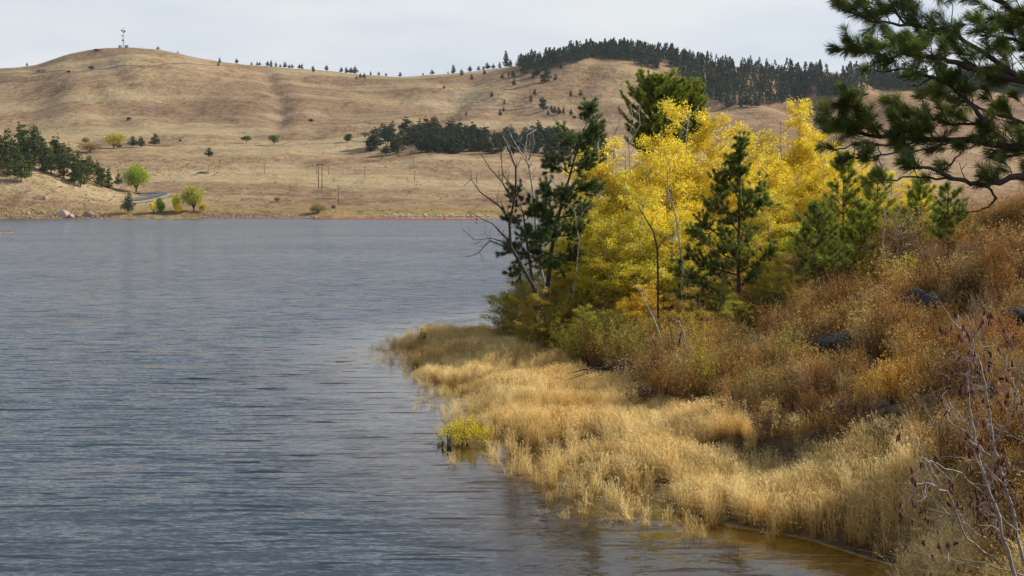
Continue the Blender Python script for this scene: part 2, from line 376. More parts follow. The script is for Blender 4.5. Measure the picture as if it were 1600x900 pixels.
M['catkin'] = surf('catkin', lambda t: ramp(t, [(0.2, (0.07, 0.018, 0.014)), (0.8, (0.19, 0.06, 0.04))], attr(t)), 0.8)
M['cone'] = surf('cone', lambda t: (0.03, 0.02, 0.016), 0.8)
def grassmat(name, lo, mid, hi, rust):
    m, t = mat_new(name); o = t.nodes.new('ShaderNodeOutputMaterial')
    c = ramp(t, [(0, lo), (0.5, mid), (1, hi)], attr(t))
    n = noise(t, 0.30, 3, 0.6)
    c = mixc(t, ramp(t, [(0.42, (0, 0, 0)), (0.66, (0.75, 0.75, 0.75))], n.outputs['Fac']), c, rust, 'MULTIPLY')
    oi = t.nodes.new('ShaderNodeObjectInfo')
    c = mixc(t, 1.0, c, ramp(t, [(0, (0.40, 0.32, 0.22)), (0.5, (0.95, 0.92, 0.85)), (1, (1.25, 1.22, 1.15))], oi.outputs['Random']), 'MULTIPLY')
    d = t.nodes.new('ShaderNodeBsdfDiffuse'); tr = t.nodes.new('ShaderNodeBsdfTranslucent'); x = t.nodes.new('ShaderNodeMixShader'); x.inputs[0].default_value = .3
    t.links.new(c, d.inputs[0]); t.links.new(c, tr.inputs[0]); t.links.new(d.outputs[0], x.inputs[1]); t.links.new(tr.outputs[0], x.inputs[2]); t.links.new(x.outputs[0], o.inputs[0])
    return m
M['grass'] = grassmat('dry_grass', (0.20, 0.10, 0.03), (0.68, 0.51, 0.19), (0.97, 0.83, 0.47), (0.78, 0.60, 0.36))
M['grass_brown'] = grassmat('brown_grass', (0.16, 0.085, 0.03), (0.50, 0.33, 0.12), (0.80, 0.60, 0.29), (0.85, 0.6, 0.4))
def brush(t_rand_stops, name):
    m, t = mat_new(name); o = t.nodes.new('ShaderNodeOutputMaterial')
    oi = t.nodes.new('ShaderNodeObjectInfo')
    n = noise(t, 0.22, 3, .6)
    f = math_(t, 'ADD', math_(t, 'MULTIPLY', oi.outputs['Random'], 0.55), math_(t, 'MULTIPLY', n.outputs['Fac'], 0.5))
    c = ramp(t, t_rand_stops, f)
    c = mixc(t, 1.0, c, ramp(t, [(0, (0.75, 0.68, 0.6)), (1, (1.42, 1.40, 1.3))], attr(t)), 'MULTIPLY')
    d = t.nodes.new('ShaderNodeBsdfDiffuse'); tr = t.nodes.new('ShaderNodeBsdfTranslucent'); x = t.nodes.new('ShaderNodeMixShader'); x.inputs[0].default_value = .28
    t.links.new(c, d.inputs[0]); t.links.new(c, tr.inputs[0]); t.links.new(d.outputs[0], x.inputs[1]); t.links.new(tr.outputs[0], x.inputs[2]); t.links.new(x.outputs[0], o.inputs[0])
    return m
M['brush'] = brush([(0.12, (0.48, 0.39, 0.09)), (0.28, (0.44, 0.27, 0.09)), (0.40, (0.15, 0.08, 0.035)), (0.50, (0.56, 0.42, 0.19)), (0.60, (0.40, 0.17, 0.05)), (0.72, (0.44, 0.31, 0.10)), (0.85, (0.62, 0.54, 0.38))], 'dry_brush')
def rockf(lo, hi):
    return lambda t: ramp(t, [(0.35, lo), (0.65, hi)], noise(t, 1.6, 6, .65).outputs['Fac'])
M['rock_dark'] = surf('rock_dark', rockf((0.012, 0.012, 0.013), (0.06, 0.055, 0.05)), 0.85, (9, 1, .06))
M['rock_tan'] = surf('rock_tan', rockf((0.20, 0.13, 0.09), (0.42, 0.32, 0.24)), 0.9, (1.2, 1, .3))
M['rock_pale'] = surf('rock_pale', lambda t: ramp(t, [(0.0, (0.20, 0.14, 0.12)), (0.5, (0.40, 0.33, 0.28)), (1, (0.62, 0.58, 0.53))], attr(t)), 0.9)
M['rock_red'] = surf('rock_red', lambda t: ramp(t, [(0.0, (0.14, 0.07, 0.05)), (0.6, (0.30, 0.18, 0.13)), (1, (0.45, 0.36, 0.32))], attr(t)), 0.9)
M['wood_pole'] = surf('wood_pole', lambda t: (0.13, 0.075, 0.045), 0.9)
M['steel'] = surf('steel', lambda t: (0.32, 0.34, 0.36), 0.5)
M['dish'] = surf('dish', lambda t: (0.05, 0.05, 0.055), 0.6)
M['hut'] = surf('hut', lambda t: (0.40, 0.38, 0.37), 0.7)
M['buoy'] = surf('buoy', lambda t: (0.50, 0.075, 0.045), 0.5)
M['asphalt'] = surf('asphalt', lambda t: ramp(t, [(0.3, (0.07, 0.07, 0.075)), (0.7, (0.10, 0.10, 0.105))], noise(t, .5, 4).outputs['Fac']), 0.9)
M['gravel'] = surf('gravel', lambda t: (0.25, 0.20, 0.145), 0.9)
M['white'] = surf('white', lambda t: (0.75, 0.74, 0.72), 0.6)
def bank_col(t):
    n = noise(t, 0.8, 6, .65).outputs['Fac']; n2 = noise(t, 9, 4, .7).outputs['Fac']
    c = ramp(t, [(0.3, (0.05, 0.032, 0.018)), (0.5, (0.115, 0.075, 0.038)), (0.7, (0.22, 0.155, 0.085))], n)
    c = mixc(t, .6, c, ramp(t, [(0.3, (0.35, 0.3, 0.25)), (0.7, (1.2, 1.15, 1.1))], n2), 'MULTIPLY')
    # lake bottom: straw-coloured silt with drowned grass below the water line
    g = t.nodes.new('ShaderNodeNewGeometry'); s = t.nodes.new('ShaderNodeSeparateXYZ'); t.links.new(g.outputs['Position'], s.inputs[0])
    silt = ramp(t, [(0.3, (0.32, 0.21, 0.045)), (0.5, (0.54, 0.37, 0.09)), (0.7, (0.72, 0.53, 0.18))], noise(t, 2.2, 5, .7, mscale=(.6, 1, 1)).outputs['Fac'])
    f = t.nodes.new('ShaderNodeMapRange'); f.inputs['From Min'].default_value = .04; f.inputs['From Max'].default_value = -.04; t.links.new(s.outputs['Z'], f.inputs['Value'])
    return mixc(t, f.outputs[0], c, silt)
M['bank'] = surf('bank', bank_col, 0.95, (7, 1, .08))
def hill_col(t):
    big = noise(t, 0.0042, 5, .6, mscale=(1, .7, 1)).outputs['Fac']
    c = ramp(t, [(0.30, (0.168, 0.106, 0.060)), (0.46, (0.222, 0.147, 0.082)), (0.58, (0.262, 0.182, 0.100)), (0.72, (0.31, 0.236, 0.138))], big)
    st = noise(t, 0.022, 6, .72, mscale=(.45, 1.0, 2.2), rot=(0, 0, R(14))).outputs['Fac']
    c = mixc(t, 0.85, c, ramp(t, [(0.34, (0.76, 0.70, 0.66)), (0.5, (1, 1, 1)), (0.66, (1.22, 1.2, 1.15))], st), 'MULTIPLY')
    sp = noise(t, 0.16, 6, .85, mscale=(1, .5, 1)).outputs['Fac']
    c = mixc(t, 1.0, c, ramp(t, [(0.36, (0.60, 0.56, 0.53)), (0.48, (.96, .96, .96)), (0.66, (1.24, 1.22, 1.17))], sp), 'MULTIPLY')
    vo = t.nodes.new('ShaderNodeTexVoronoi'); vo.inputs['Scale'].default_value = .11; vo.inputs['Randomness'].default_value = 1.0
    gg = t.nodes.new('ShaderNodeNewGeometry'); mpv = t.nodes.new('ShaderNodeMapping'); mpv.inputs['Scale'].default_value = (1, .5, 1); t.links.new(gg.outputs['Position'], mpv.inputs[0]); t.links.new(mpv.outputs[0], vo.inputs['Vector'])
    c = mixc(t, ramp(t, [(0.06, (.45, .45, .45)), (0.16, (0, 0, 0))], vo.outputs['Distance']), c, (0.62, 0.55, 0.45), 'MULTIPLY')   # bunch-grass and low scrub dots
    dr = noise(t, 0.0065, 5, .62, mscale=(1.6, .45, 1), rot=(0, 0, R(-18))).outputs['Fac']
    c = mixc(t, ramp(t, [(0.480, (0, 0, 0)), (0.498, (.85, .85, .85)), (0.516, (0, 0, 0))], dr), c, (0.62, 0.55, 0.50), 'MULTIPLY')
    # bare rocky soil patches and worn tracks
    rk = noise(t, 0.012, 4, .55).outputs['Fac']
    c = mixc(t, ramp(t, [(0.66, (0, 0, 0)), (0.72, (.8, .8, .8))], rk), c, (0.15, 0.105, 0.085))
    pl = noise(t, 0.0075, 3, .5, mscale=(1, 1, .6), rot=(0, 0, R(-30))).outputs['Fac']
    c = mixc(t, ramp(t, [(0.62, (0, 0, 0)), (0.70, (.5, .5, .5))], pl), c, (0.36, 0.29, 0.19))
    pb = noise(t, 0.011, 4, .55, mscale=(.28, 1.0, 1), rot=(0, 0, R(5))).outputs['Fac']
    c = mixc(t, ramp(t, [(0.50, (0, 0, 0)), (0.62, (.65, .65, .65))], pb), c, (0.36, 0.285, 0.155))      # paler cured-grass meadow bands
    # colour zones: the low shore strip is straw and olive, the lee of the wooded hill redder
    g = t.nodes.new('ShaderNodeNewGeometry'); s = t.nodes.new('ShaderNodeSeparateXYZ'); t.links.new(g.outputs['Position'], s.inputs[0])
    shore = math_(t, 'MULTIPLY', ramp(t, [(0.0, (1, 1, 1)), (0.5, (1, 1, 1)), (0.62, (0, 0, 0))], math_(t, 'DIVIDE', s.outputs['Z'], 10.0)), 0.75)
    c = mixc(t, shore, c, ramp(t, [(0.32, (0.13, 0.095, 0.035)), (0.5, (0.26, 0.185, 0.07)), (0.62, (0.19, 0.10, 0.045)), (0.75, (0.30, 0.23, 0.09))], noise(t, .05, 4, .6, mscale=(.35, 1, 4)).outputs['Fac']))
    red = ramp(t, [(0.35, (0, 0, 0)), (0.75, (0.7, 0.7, 0.7))], math_(t, 'DIVIDE', math_(t, 'ADD', s.outputs['X'], 300.0), 900.0))
    c = mixc(t, red, c, (0.86, 0.72, 0.68), 'MULTIPLY')
    return c
M['hill'] = surf('hill', hill_col, 0.95, (0.08, .9, 4.0), spec=.1)

# water: rippled slopes, sky reflection over dark turbid water that clears to the shallows
def water_mat():
    m, t = mat_new('lake_water'); o = t.nodes.new('ShaderNodeOutputMaterial')
    g = t.nodes.new('ShaderNodeNewGeometry'); pos = g.outputs['Position']
    def slope(scale, ms, amp, rot=0.0, det=2, seed=0.0):
        n = noise(t, scale, det, .55, vec=pos, mscale=ms, rot=(0, 0, rot)); n.inputs['Distortion'].default_value = 0.3
        v = t.nodes.new('ShaderNodeVectorMath'); v.operation = 'SUBTRACT'; t.links.new(n.outputs['Color'], v.inputs[0]); v.inputs[1].default_value = (.5, .5, .5)
        v2 = t.nodes.new('ShaderNodeVectorMath'); v2.operation = 'MULTIPLY'; t.links.new(v.outputs[0], v2.inputs[0])
        v2.inputs[1].default_value = (amp * .45, amp, 0)
        return v2.outputs[0]
    def addv(a, b):
        v = t.nodes.new('ShaderNodeVectorMath'); v.operation = 'ADD'; t.links.new(a, v.inputs[0])
        if isinstance(b, tuple): v.inputs[1].default_value = b
        else: t.links.new(b, v.inputs[1])
        return v.outputs[0]
    s = addv(slope(1.0, (0.75, 4.2, 1), 0.52, R(4)), slope(1.0, (0.14, 0.8, 1), 0.20, R(-5)))
    s = addv(s, slope(1.0, (5.0, 19.0, 1), 0.84, R(7), 4))
    # sparse steep crest fronts
    cr = noise(t, 1.0, 3, .55, vec=pos, mscale=(.42, 3.4, 1), rot=(0, 0, R(3))); cr.inputs['Distortion'].default_value = .6
    st = math_(t, 'MULTIPLY', ramp(t, [(0.59, (0, 0, 0)), (0.625, (1, 1, 1))], cr.outputs['Fac']), -0.85)
    cv = t.nodes.new('ShaderNodeCombineXYZ'); t.links.new(st, cv.inputs[1]); s = addv(s, cv.outputs[0])
    s = addv(s, (0.0, -0.092, 0.0))   # wind waves lean: their steep lee sides face the near bank
    # wind patches: calmer and rougher bands
    wp = noise(t, 0.03, 3, .5, vec=pos, mscale=(.5, 1, 1))
    k = t.nodes.new('ShaderNodeVectorMath'); k.operation = 'SCALE'; t.links.new(s, k.inputs[0])
    t.links.new(math_(t, 'MULTIPLY', math_(t, 'ADD', wp.outputs['Fac'], .55), math_(t, 'SUBTRACT', 1.0, math_(t, 'MULTIPLY', attr(t), 0.80))), k.inputs['Scale'])
    nv = addv(k.outputs[0], (0, 0, 1)); nn = t.nodes.new('ShaderNodeVectorMath'); nn.operation = 'NORMALIZE'; t.links.new(nv, nn.inputs[0]); nrm = nn.outputs[0]
    fr = t.nodes.new('ShaderNodeFresnel'); fr.inputs['IOR'].default_value = 1.333; t.links.new(nrm, fr.inputs['Normal'])
    gl = t.nodes.new('ShaderNodeBsdfGlossy'); gl.inputs['Roughness'].default_value = 0.03; gl.inputs[0].default_value = (1, 1, 1, 1); t.links.new(nrm, gl.inputs['Normal'])
    body = t.nodes.new('ShaderNodeBsdfDiffuse'); body.inputs[0].default_value = (0.030, 0.043, 0.054, 1)
    clear = t.nodes.new('ShaderNodeBsdfTransparent'); clear.inputs[0].default_value = (0.95, 0.80, 0.46, 1)
    bm = t.nodes.new('ShaderNodeMixShader'); t.links.new(math_(t, 'MULTIPLY', attr(t), 0.96), bm.inputs[0]); t.links.new(body.outputs[0], bm.inputs[1]); t.links.new(clear.outputs[0], bm.inputs[2])
    fm = t.nodes.new('ShaderNodeMixShader'); t.links.new(fr.outputs[0], fm.inputs[0]); t.links.new(bm.outputs[0], fm.inputs[1]); t.links.new(gl.outputs[0], fm.inputs[2])
    t.links.new(fm.outputs[0], o.inputs[0]); return m
M['water'] = water_mat()

# ------------------------------------------------------------------ ground sheets and water
def grid_obj(name, X, Y, Z, mat, a=0.0, smooth=True):
    n, m = X.shape; b = MB()
    V = np.stack([X, Y, Z], -1).reshape(-1, 3)
    i = np.arange(n - 1)[:, None] * m; j = np.arange(m - 1)[None]
    q = np.stack([i + j, i + m + j, i + m + j + 1, i + j + 1], -1).reshape(-1, 4)
    b.add(V, q, a if np.ndim(a) == 0 else a.reshape(-1)); return b.build(name, mat, smooth=smooth)
xs = np.concatenate([np.arange(-90, -14, 4.0), np.arange(-14, 30, 0.3), np.arange(30, 60, 1.5), np.arange(60, 151, 6.0)])
ys = np.concatenate([np.arange(-70, 0, 4.0), np.arange(0, 90, 0.35), np.arange(90, 200, 3.0)])
XX, YY = np.meshgrid(xs, ys, indexing='ij'); ZZ = gz(XX, YY)
edge = sstep(150, 195, YY); ZZ = ZZ * (1 - edge) - 5 * edge
bank = grid_obj('ground', XX, YY, ZZ, M['bank']); tag(bank, kind='structure')
hills = grid_obj('hills', FX, FY, FZ, M['hill']); tag(hills, kind='structure')
bb = MB(); bb.add([(-9000, -3000, -14.2), (9000, -3000, -14.2), (9000, 9000, -14.2), (-9000, 9000, -14.2)], [[0, 1, 2, 3]])
tag(bb.build('lake_bed', M['bank']), kind='structure')
xs = np.concatenate([[-9000, -3000, -900, -300, -120], np.arange(-60, 61, 1.0), [90, 200, 500, 1500, 4000, 9000]])
ys = np.concatenate([[-3000, -600, -150, -60], np.arange(-20, 160, 1.0), [220, 400, 640, 700]])
WX, WY = np.meshgrid(xs, ys, indexing='ij'); dz = gz(WX, WY)
near = (np.abs(WX) < 61) & (WY > -21) & (WY < 160)
shal = np.where(near, 1 - sstep(0.25, 2.5, np.clip(-dz, 0, 9)), 0.0)
water = grid_obj('water', WX, WY, WX * 0, M['water'], shal, smooth=False); tag(water, kind='structure')

# ------------------------------------------------------------------ far trees
FARG = {}
def far_pine(h, seed, faces=420, spread=.27, base=.12, size=.75):
    r = np.random.default_rng(seed); k = faces
    wood = MB(); lean = r.normal(0, .012 * h, 2)
    wood.tube([(0, 0, -1.0), (lean[0] * .3, lean[1] * .3, h * .4), (lean[0], lean[1], h * .93)], [h * .020, h * .014, h * .004], 5)
    nl = 9 + seed % 4; cen = []
    for i in range(nl):
        f = base + (1 - base) * (i + r.uniform(.1, .9)) / nl
        rr = h * spread * (1 - f) ** .62 * (0.45 + .55 * min(1, (f - base) / .15 + .4)) * r.uniform(.75, 1.15)
        for q in range(3 if f < .85 else 1):
            a = r.uniform(0, 6.28); c = (math.cos(a) * rr * .55, math.sin(a) * rr * .55, f * h)
            cen.append((*c, rr * .62 + .02 * h))
            wood.tube([(lean[0] * f, lean[1] * f, f * h - .03 * h), c[:3]], [h * .005, h * .002], 3, cap=False)
    cen = np.array(cen); pr = cen[:, 3] ** 2; idx = r.choice(len(cen), k, p=pr / pr.sum())
    d = r.normal(size=(k, 3)); d /= np.linalg.norm(d, axis=1)[:, None]; d *= (r.uniform(.25, 1, k) ** .5)[:, None]
    P = cen[idx, :3] + d * cen[idx, 3:4] * np.array([1, 1, .62])
    crown = MB(); crown.leaves(P, size * h / 14, up=.5, aspect=.8, r=r)
    return wood.mesh('trunk', M['bark_pine']), crown.mesh('crown', M['far_needle'])
PINES = [far_pine(14, 100 + i, 1500 if i < 5 else 1200, spread=[.24, .30, .22, .34, .27, .20, .26][i], base=[.10, .14, .08, .2, .12, .07, .1][i], size=.62) for i in range(7)]
def place_pine(loc, h, var, label, group, name='pine_tree', parts=True, col=(1, 1, 1), wide=1.0):
    e = empty(name, loc, random.uniform(0, 6.28), (h / 14 * wide, h / 14 * wide, h / 14))
    tag(e, label, 'pine tree', group)
    w, c = PINES[var % 7]
    a = bpy.data.objects.new('trunk', w); b = bpy.data.objects.new('crown', c); COL.objects.link(a); COL.objects.link(b)
    a.parent = e; b.parent = e; s = random.uniform(.8, 1.25); b.color = (col[0] * s, col[1] * s, col[2] * s, 1)
    return e
npine = 0
# pines on the left headland: px, base row, height in rows
LH = [(-8, 262, 60), (8, 258, 62), (22, 262, 55), (38, 250, 60), (30, 240, 52), (-20, 250, 60), (12, 275, 45), (33, 284, 48), (55, 258, 58), (52, 240, 48), (70, 268, 52), (64, 246, 42), (80, 272, 48), (90, 258, 50), (84, 248, 38),
      (100, 278, 52), (108, 262, 40), (115, 285, 50), (126, 292, 46), (122, 268, 36), (136, 284, 44), (140, 272, 32), (152, 286, 38), (160, 293, 38), (170, 294, 36), (-30, 268, 50), (46, 272, 44), (98, 250, 30)]
LH.sort()
for i, (px, py, hp) in enumerate(LH):
    p = far_at(px, py); 
    place_pine(p, hp * p[1] / F, i * 3 + 1, f'dark green pine on the left headland, {ORD[i]} from the left in the grove', 'pines on the left headland', col=(1.7, 1.6, .95), wide=1.15); npine += 1
p = far_at(200, 334); place_pine(p, 36 * p[1] / F, 3, 'single dark pine on the shore below the round green tree', 'pines on the left headland', wide=1.1)
p = far_at(185, 290); place_pine(p, 22 * p[1] / F, 1, 'small dark pine just left of the round green tree', 'pines on the left headland', wide=1.1)
# lone pines on the plain
for i, (px, py, hp, lab) in enumerate([(326, 246, 17, 'lone dark pine on the grassy rise above a dark rocky patch'), (242, 228, 21, 'dark conifer at the right end of the row below the tower hill'), (186, 231, 16, 'dark blue-green conifer in front of the yellow-green thicket'),
                                        (207, 230, 19, 'dark conifer in the pair between yellow thicket and lone conifer, left one'), (220, 230, 19, 'dark conifer in the pair between yellow thicket and lone conifer, right one')]):
    p = far_at(px, py); place_pine(p, hp * p[1] / F, 3 if i == 0 else i, lab, 'lone conifers on the plain', wide=1.5)
# the band of pines on the middle slope
BAND = [(582, 233, 31), (587, 229, 34), (577, 235, 22), (601, 218, 30), (606, 222, 26), (613, 218, 33), (621, 238, 32), (615, 235, 22), (630, 228, 30), (637, 226, 24), (603, 240, 18), (634, 208, 30), (640, 222, 24), (645, 216, 28), (652, 220, 26), (661, 222, 30), (666, 205, 27), (678, 206, 28)]
random.seed(11)
while len(BAND) < 205:
    px = random.uniform(655, 945) if len(BAND) % 3 else random.uniform(652, 760); lo = 226 + (px - 655) * .06 + (8 if px < 720 else 4) ; py = random.uniform(211, lo + 2)
    BAND.append((px, py, random.uniform(14, 30)))
for i, (px, py, hp) in enumerate(BAND):
    p = far_at(px, py + 2)
    if i < 18: lab = 'dark green pine at the thin left end of the pine band on the middle slope'
    else: lab = 'dark green pine in the dense band of pines across the middle slope'
    place_pine(p, hp * p[1] / F, i, lab, 'pines in the thin left end of the band' if i < 18 else 'pines in the band across the middle slope', col=(1, 1, 1), wide=1.75); npine += 1
# skyline pines
SKY = [(42, 101, 6), (247, 77, 6), (278, 77, 4), (343, 97, 9), (341, 102, 6), (370, 95, 9), (393, 99, 5), (402, 100, 7), (406, 99, 6), (418, 101, 9), (424, 101, 11), (431, 101, 8), (438, 102, 6), (445, 103, 10), (452, 103, 7), (456, 102, 7), (468, 103, 8), (472, 104, 9), (489, 104, 7), (510, 104, 10), (533, 106, 9), (541, 107, 11), (548, 107, 11), (555, 112, 14), (579, 112, 7), (592, 114, 7), (603, 113, 6), (625, 115, 8), (661, 115, 5), (675, 116, 9), (700, 114, 4), (708, 113, 15), (721, 117, 11), (734, 110, 11), (748, 109, 8), (755, 108, 7), (761, 107, 12), (771, 106, 9), (781, 105, 10)]
for i, (px, py, hp) in enumerate(SKY):
    p = far_at(px, py + 1.0)
    place_pine(p, max(3, hp * p[1] / F), i + 2, f'tiny pine on the bare skyline, {ORD[i]} from the left', 'pines strung along the bare skyline', wide=1.6); npine += 1
# scattered pines on the bare slope between the band and the skyline
SLOPE = [(490, 113, 9), (563, 122, 9), (569, 123, 10), (557, 124, 6), (694, 139, 7), (737, 125, 10), (757, 117, 9), (768, 152, 10), (787, 175, 8), (788, 163, 9), (728, 181, 8), (781, 181, 12), (785, 124, 10), (795, 120, 8), (802, 121, 12), (803, 134, 13), (836, 149, 11), (846, 161, 10), (849, 173, 23), (829, 160, 12), (862, 175, 12), (866, 178, 13), (873, 180, 14), (881, 178, 12), (892, 181, 12), (856, 180, 9), (892, 151, 11), (907, 151, 12), (833, 124, 12), (852, 129, 38), (838, 120, 26), (819, 118, 22), (825, 110, 20), (811, 106, 17), (797, 106, 15), (868, 126, 12), (876, 108, 10)]
SLOPE.sort()
for i, (px, py, hp) in enumerate(SLOPE):
    p = far_at(px, py)
    place_pine(p, hp * p[1] / F, i, f'small dark pine on the bare slope above the pine band, {ORD[i]} from the left', 'scattered pines on the bare slope', wide=1.35); npine += 1
# wooded hill: the nearest ones as things, the rest joined
random.seed(5)
WOOD = []
cover_t = lambda px: np.interp(px, CX, CY) + 2
cover_b = lambda px: np.interp(px, [780, 840, 900, 930, 960, 1000, 1060, 1100, 1130, 1180, 1240, 1262, 1300, 1360, 1500, 1800], [104, 112, 98, 90, 94, 104, 118, 150, 168, 168, 160, 154, 152, 142, 145, 150])
tries = 0
while len(WOOD) < 3300:
    px = random.uniform(790, 1760); t_, b_ = cover_t(px), cover_b(px)
    py = random.uniform(t_, b_)
    if px < 900 and random.random() < .45: continue
    if fbm(np.array([px / 26.]), np.array([py / 7.]), 2, 61)[0] > .28: continue
    WOOD.append((px, py, random.uniform(14, 21)))
WOOD.sort(key=lambda w: -w[1] - (0 if w[0] < 1480 else -500))
for i, (px, py, hp) in enumerate(WOOD[:6]):
    p = far_at(px, py)
    place_pine(p, hp * p[1] / F, i, 'dark pine along the lower edge of the forest on the right hill', 'pines along the lower forest edge', wide=1.3, col=(.95, 1, 1.1))
print('individual pines', npine + 85)
protoC = []
for i in range(5):
    r = np.random.default_rng(400 + i); k = 74
    f = r.uniform(.08, 1, k) ** .9; a = r.uniform(0, 6.28, k); rr = .19 * (1 - f) ** .75 * np.sqrt(r.uniform(.2, 1, k))
    protoC.append(np.stack([np.cos(a) * rr, np.sin(a) * rr, f], 1))
fo = MB(); tr = MB(); r = np.random.default_rng(9)
for i, (px, py, hp) in enumerate(WOOD[6:]):
    X, Y, Z = far_at(px, py); h = hp * Y / F * r.uniform(.6, 1.25)
    P = protoC[i % 5] * h * np.array([1.35, 1.35, 1]); an = r.uniform(0, 6.28); c_, s_ = math.cos(an), math.sin(an)
    P = np.stack([P[:, 0] * c_ - P[:, 1] * s_, P[:, 0] * s_ + P[:, 1] * c_, P[:, 2]], 1) + np.array([X, Y, Z])
    fo.leaves(P, h * .125, up=.4, a=np.clip(r.normal(r.uniform(.2, .8), .2, len(P)), 0, 1), r=r)
o = fo.build('pine_forest', M['far_needle']); o.color = (1.0, 1.0, 1.15, 1)
tag(o, 'dense dark green pine forest covering the top and flank of the right hill', 'forest', kind='stuff')

# broadleaf trees and bushes on the far shore
def far_broad(seed, faces, w, h, trunk_h, size, lobes=10):
    r = np.random.default_rng(seed); wood = MB(); crown = MB()
    cz = trunk_h + (h - trunk_h) * .5; rz_ = (h - trunk_h) * .5
    wood.tube([(0, 0, -.5), (0, 0, trunk_h), (w * .03, 0, cz + rz_ * .2)], [h * .035, h * .028, h * .01], 6)
    cen = []
    for i in range(lobes):
        d = r.normal(size=3); d /= np.linalg.norm(d); d *= r.uniform(.3, .66)
        c = np.array([d[0] * w / 2, d[1] * w / 2, cz + d[2] * rz_]); cen.append(c)
        wood.tube([(0, 0, trunk_h * .8), (c[0] * .5, c[1] * .5, (c[2] + trunk_h) / 2), c], [h * .014, h * .009, h * .004], 4)
    cen = np.array(cen); idx = r.integers(0, lobes, faces)
    d = r.normal(size=(faces, 3)); d /= np.linalg.norm(d, axis=1)[:, None]; d *= (r.uniform(.1, 1, faces) ** .4)[:, None]
    P = cen[idx] + d * np.array([w * .26, w * .26, rz_ * .50])
    P[:, 2] = np.maximum(P[:, 2], .1)
    crown.leaves(P, size, up=.3, r=r); return wood, crown
def broad(px, py, wpx, hpx, tpx, col, label, cat='tree', name='broadleaf_tree', seed=1, faces=1600, size=.7, group=None, lobes=10):
    p = far_at(px, py); k = p[1] / F
    w, c = far_broad(seed, faces, wpx * k, hpx * k, tpx * k, size, lobes)
    e = empty(name, p); tag(e, label, cat, group)
    w.build('trunk', M['bark_dark'], e); c_ = c.build('crown', M['far_leaf'], e); c_.color = (*col, 1); return e
broad(213, 301, 47, 45, 7, (.36, .46, .04), 'large round yellow-green tree beside the road bend', seed=3, faces=5500, size=.65, lobes=22)
broad(303, 330, 46, 42, 5, (.50, .48, .08), 'broad olive-yellow willow leaning right on the far shore', seed=4, faces=3800, size=.6, lobes=16)
broad(275, 331, 17, 36, 1, (.85, .78, .06), 'tall narrow lime-yellow tree left of the broad willow', seed=5, faces=1500, size=.55, lobes=9)
broad(278, 333, 17, 14, .5, (.98, .72, .05), 'low golden bush at the foot of the narrow lime tree', 'bush', 'golden_bush', seed=6, faces=700, size=.5)
broad(252, 332, 22, 27, 1, (.15, .30, .06), 'dark green bush between two yellow trees on the far shore', 'bush', 'green_bush', seed=7, faces=1400, size=.55)
broad(240, 334, 13, 26, 3, (.95, .84, .07), 'small slender yellow tree nearest the road', seed=8, faces=900, size=.5, lobes=7)
broad(317, 331, 18, 15, 1, (.65, .52, .08), 'low yellow bush at right foot of the broad willow', 'bush', 'yellow_bush', seed=9, faces=600, size=.5)
broad(497, 333, 33, 17, .5, (.26, .24, .07), 'rounded olive bush on the shore near the buoy line', 'bush', 'olive_bush', seed=10, faces=1600, size=.45, lobes=12)
broad(521, 327, 8, 7, 1, (.20, .15, .09), 'small brown bush right of the rounded olive bush', 'bush', 'brown_bush', seed=11, faces=250, size=.4)
broad(385, 224, 19, 14, 3, (.16, .21, .05), 'small green tree left of the pair on the open plain', seed=12, faces=900, size=.8)
broad(428, 227, 23, 17, 3, (.13, .19, .04), 'small green tree with yellowish top, right of the pair on the plain', seed=13, faces=1100, size=.8)
broad(543, 223, 18, 15, 2, (.07, .12, .03), 'small dark green tree left of the pine band', seed=14, faces=900, size=.8)
broad(570, 219, 16, 14, 5, (.26, .26, .10), 'pale yellow-green tree behind the left tip of the pine band', seed=15, faces=600, size=.7)
broad(178, 232, 40, 27, 2, (.60, .50, .08), 'yellow-green thicket of trees below the tower hill', 'thicket', 'yellow_thicket', seed=16, faces=2200, size=.9, lobes=14)
broad(140, 238, 42, 20, 1, (.34, .23, .09), 'rusty orange thicket left of the yellow-green thicket', 'thicket', 'orange_thicket', seed=17, faces=1500, size=.8, lobes=14)
broad(133, 226, 16, 13, 2, (.30, .30, .07), 'small yellowish tree standing in the orange thicket', seed=18, faces=500, size=.8)
broad(282, 222, 6, 5, .5, (.10, .13, .05), 'tiny green bush alone on the plain right of the conifers', 'bush', 'small_bush', seed=19, faces=150, size=.7)
broad(433, 315, 13, 9, .5, (.40, .22, .10), 'small orange bush on the plain above the shore', 'bush', 'orange_bush', seed=20, faces=300, size=.5)
for i, (px, py, w_, h_, lab) in enumerate([(60, 113, 34, 6, 'dark reddish shrub patch on the tower hill left shoulder'), (486, 190, 9, 5, 'small dark rusty bush on the bare middle hillside'), (143, 108, 10, 6, 'dark bush on the track across the tower hill'),
                                            (107, 113, 7, 4, 'small dark bush left of the bush on the track'), (201, 187, 8, 5, 'dark bush in the pale fold below the tower hill'), (152, 80, 16, 5, 'dark shrub patch near the top of the tower hill')]):
    broad(px, py + 1, w_, h_, .5, (.12, .065, .05), lab, 'bush', 'dark_bush', seed=30 + i, faces=350, size=1.0)
for (a_, b_, c_, d_, n_) in [(880, 1080, 88, 150, 230), (800, 900, 100, 150, 60), (1080, 1500, 150, 185, 160)]:
    pass
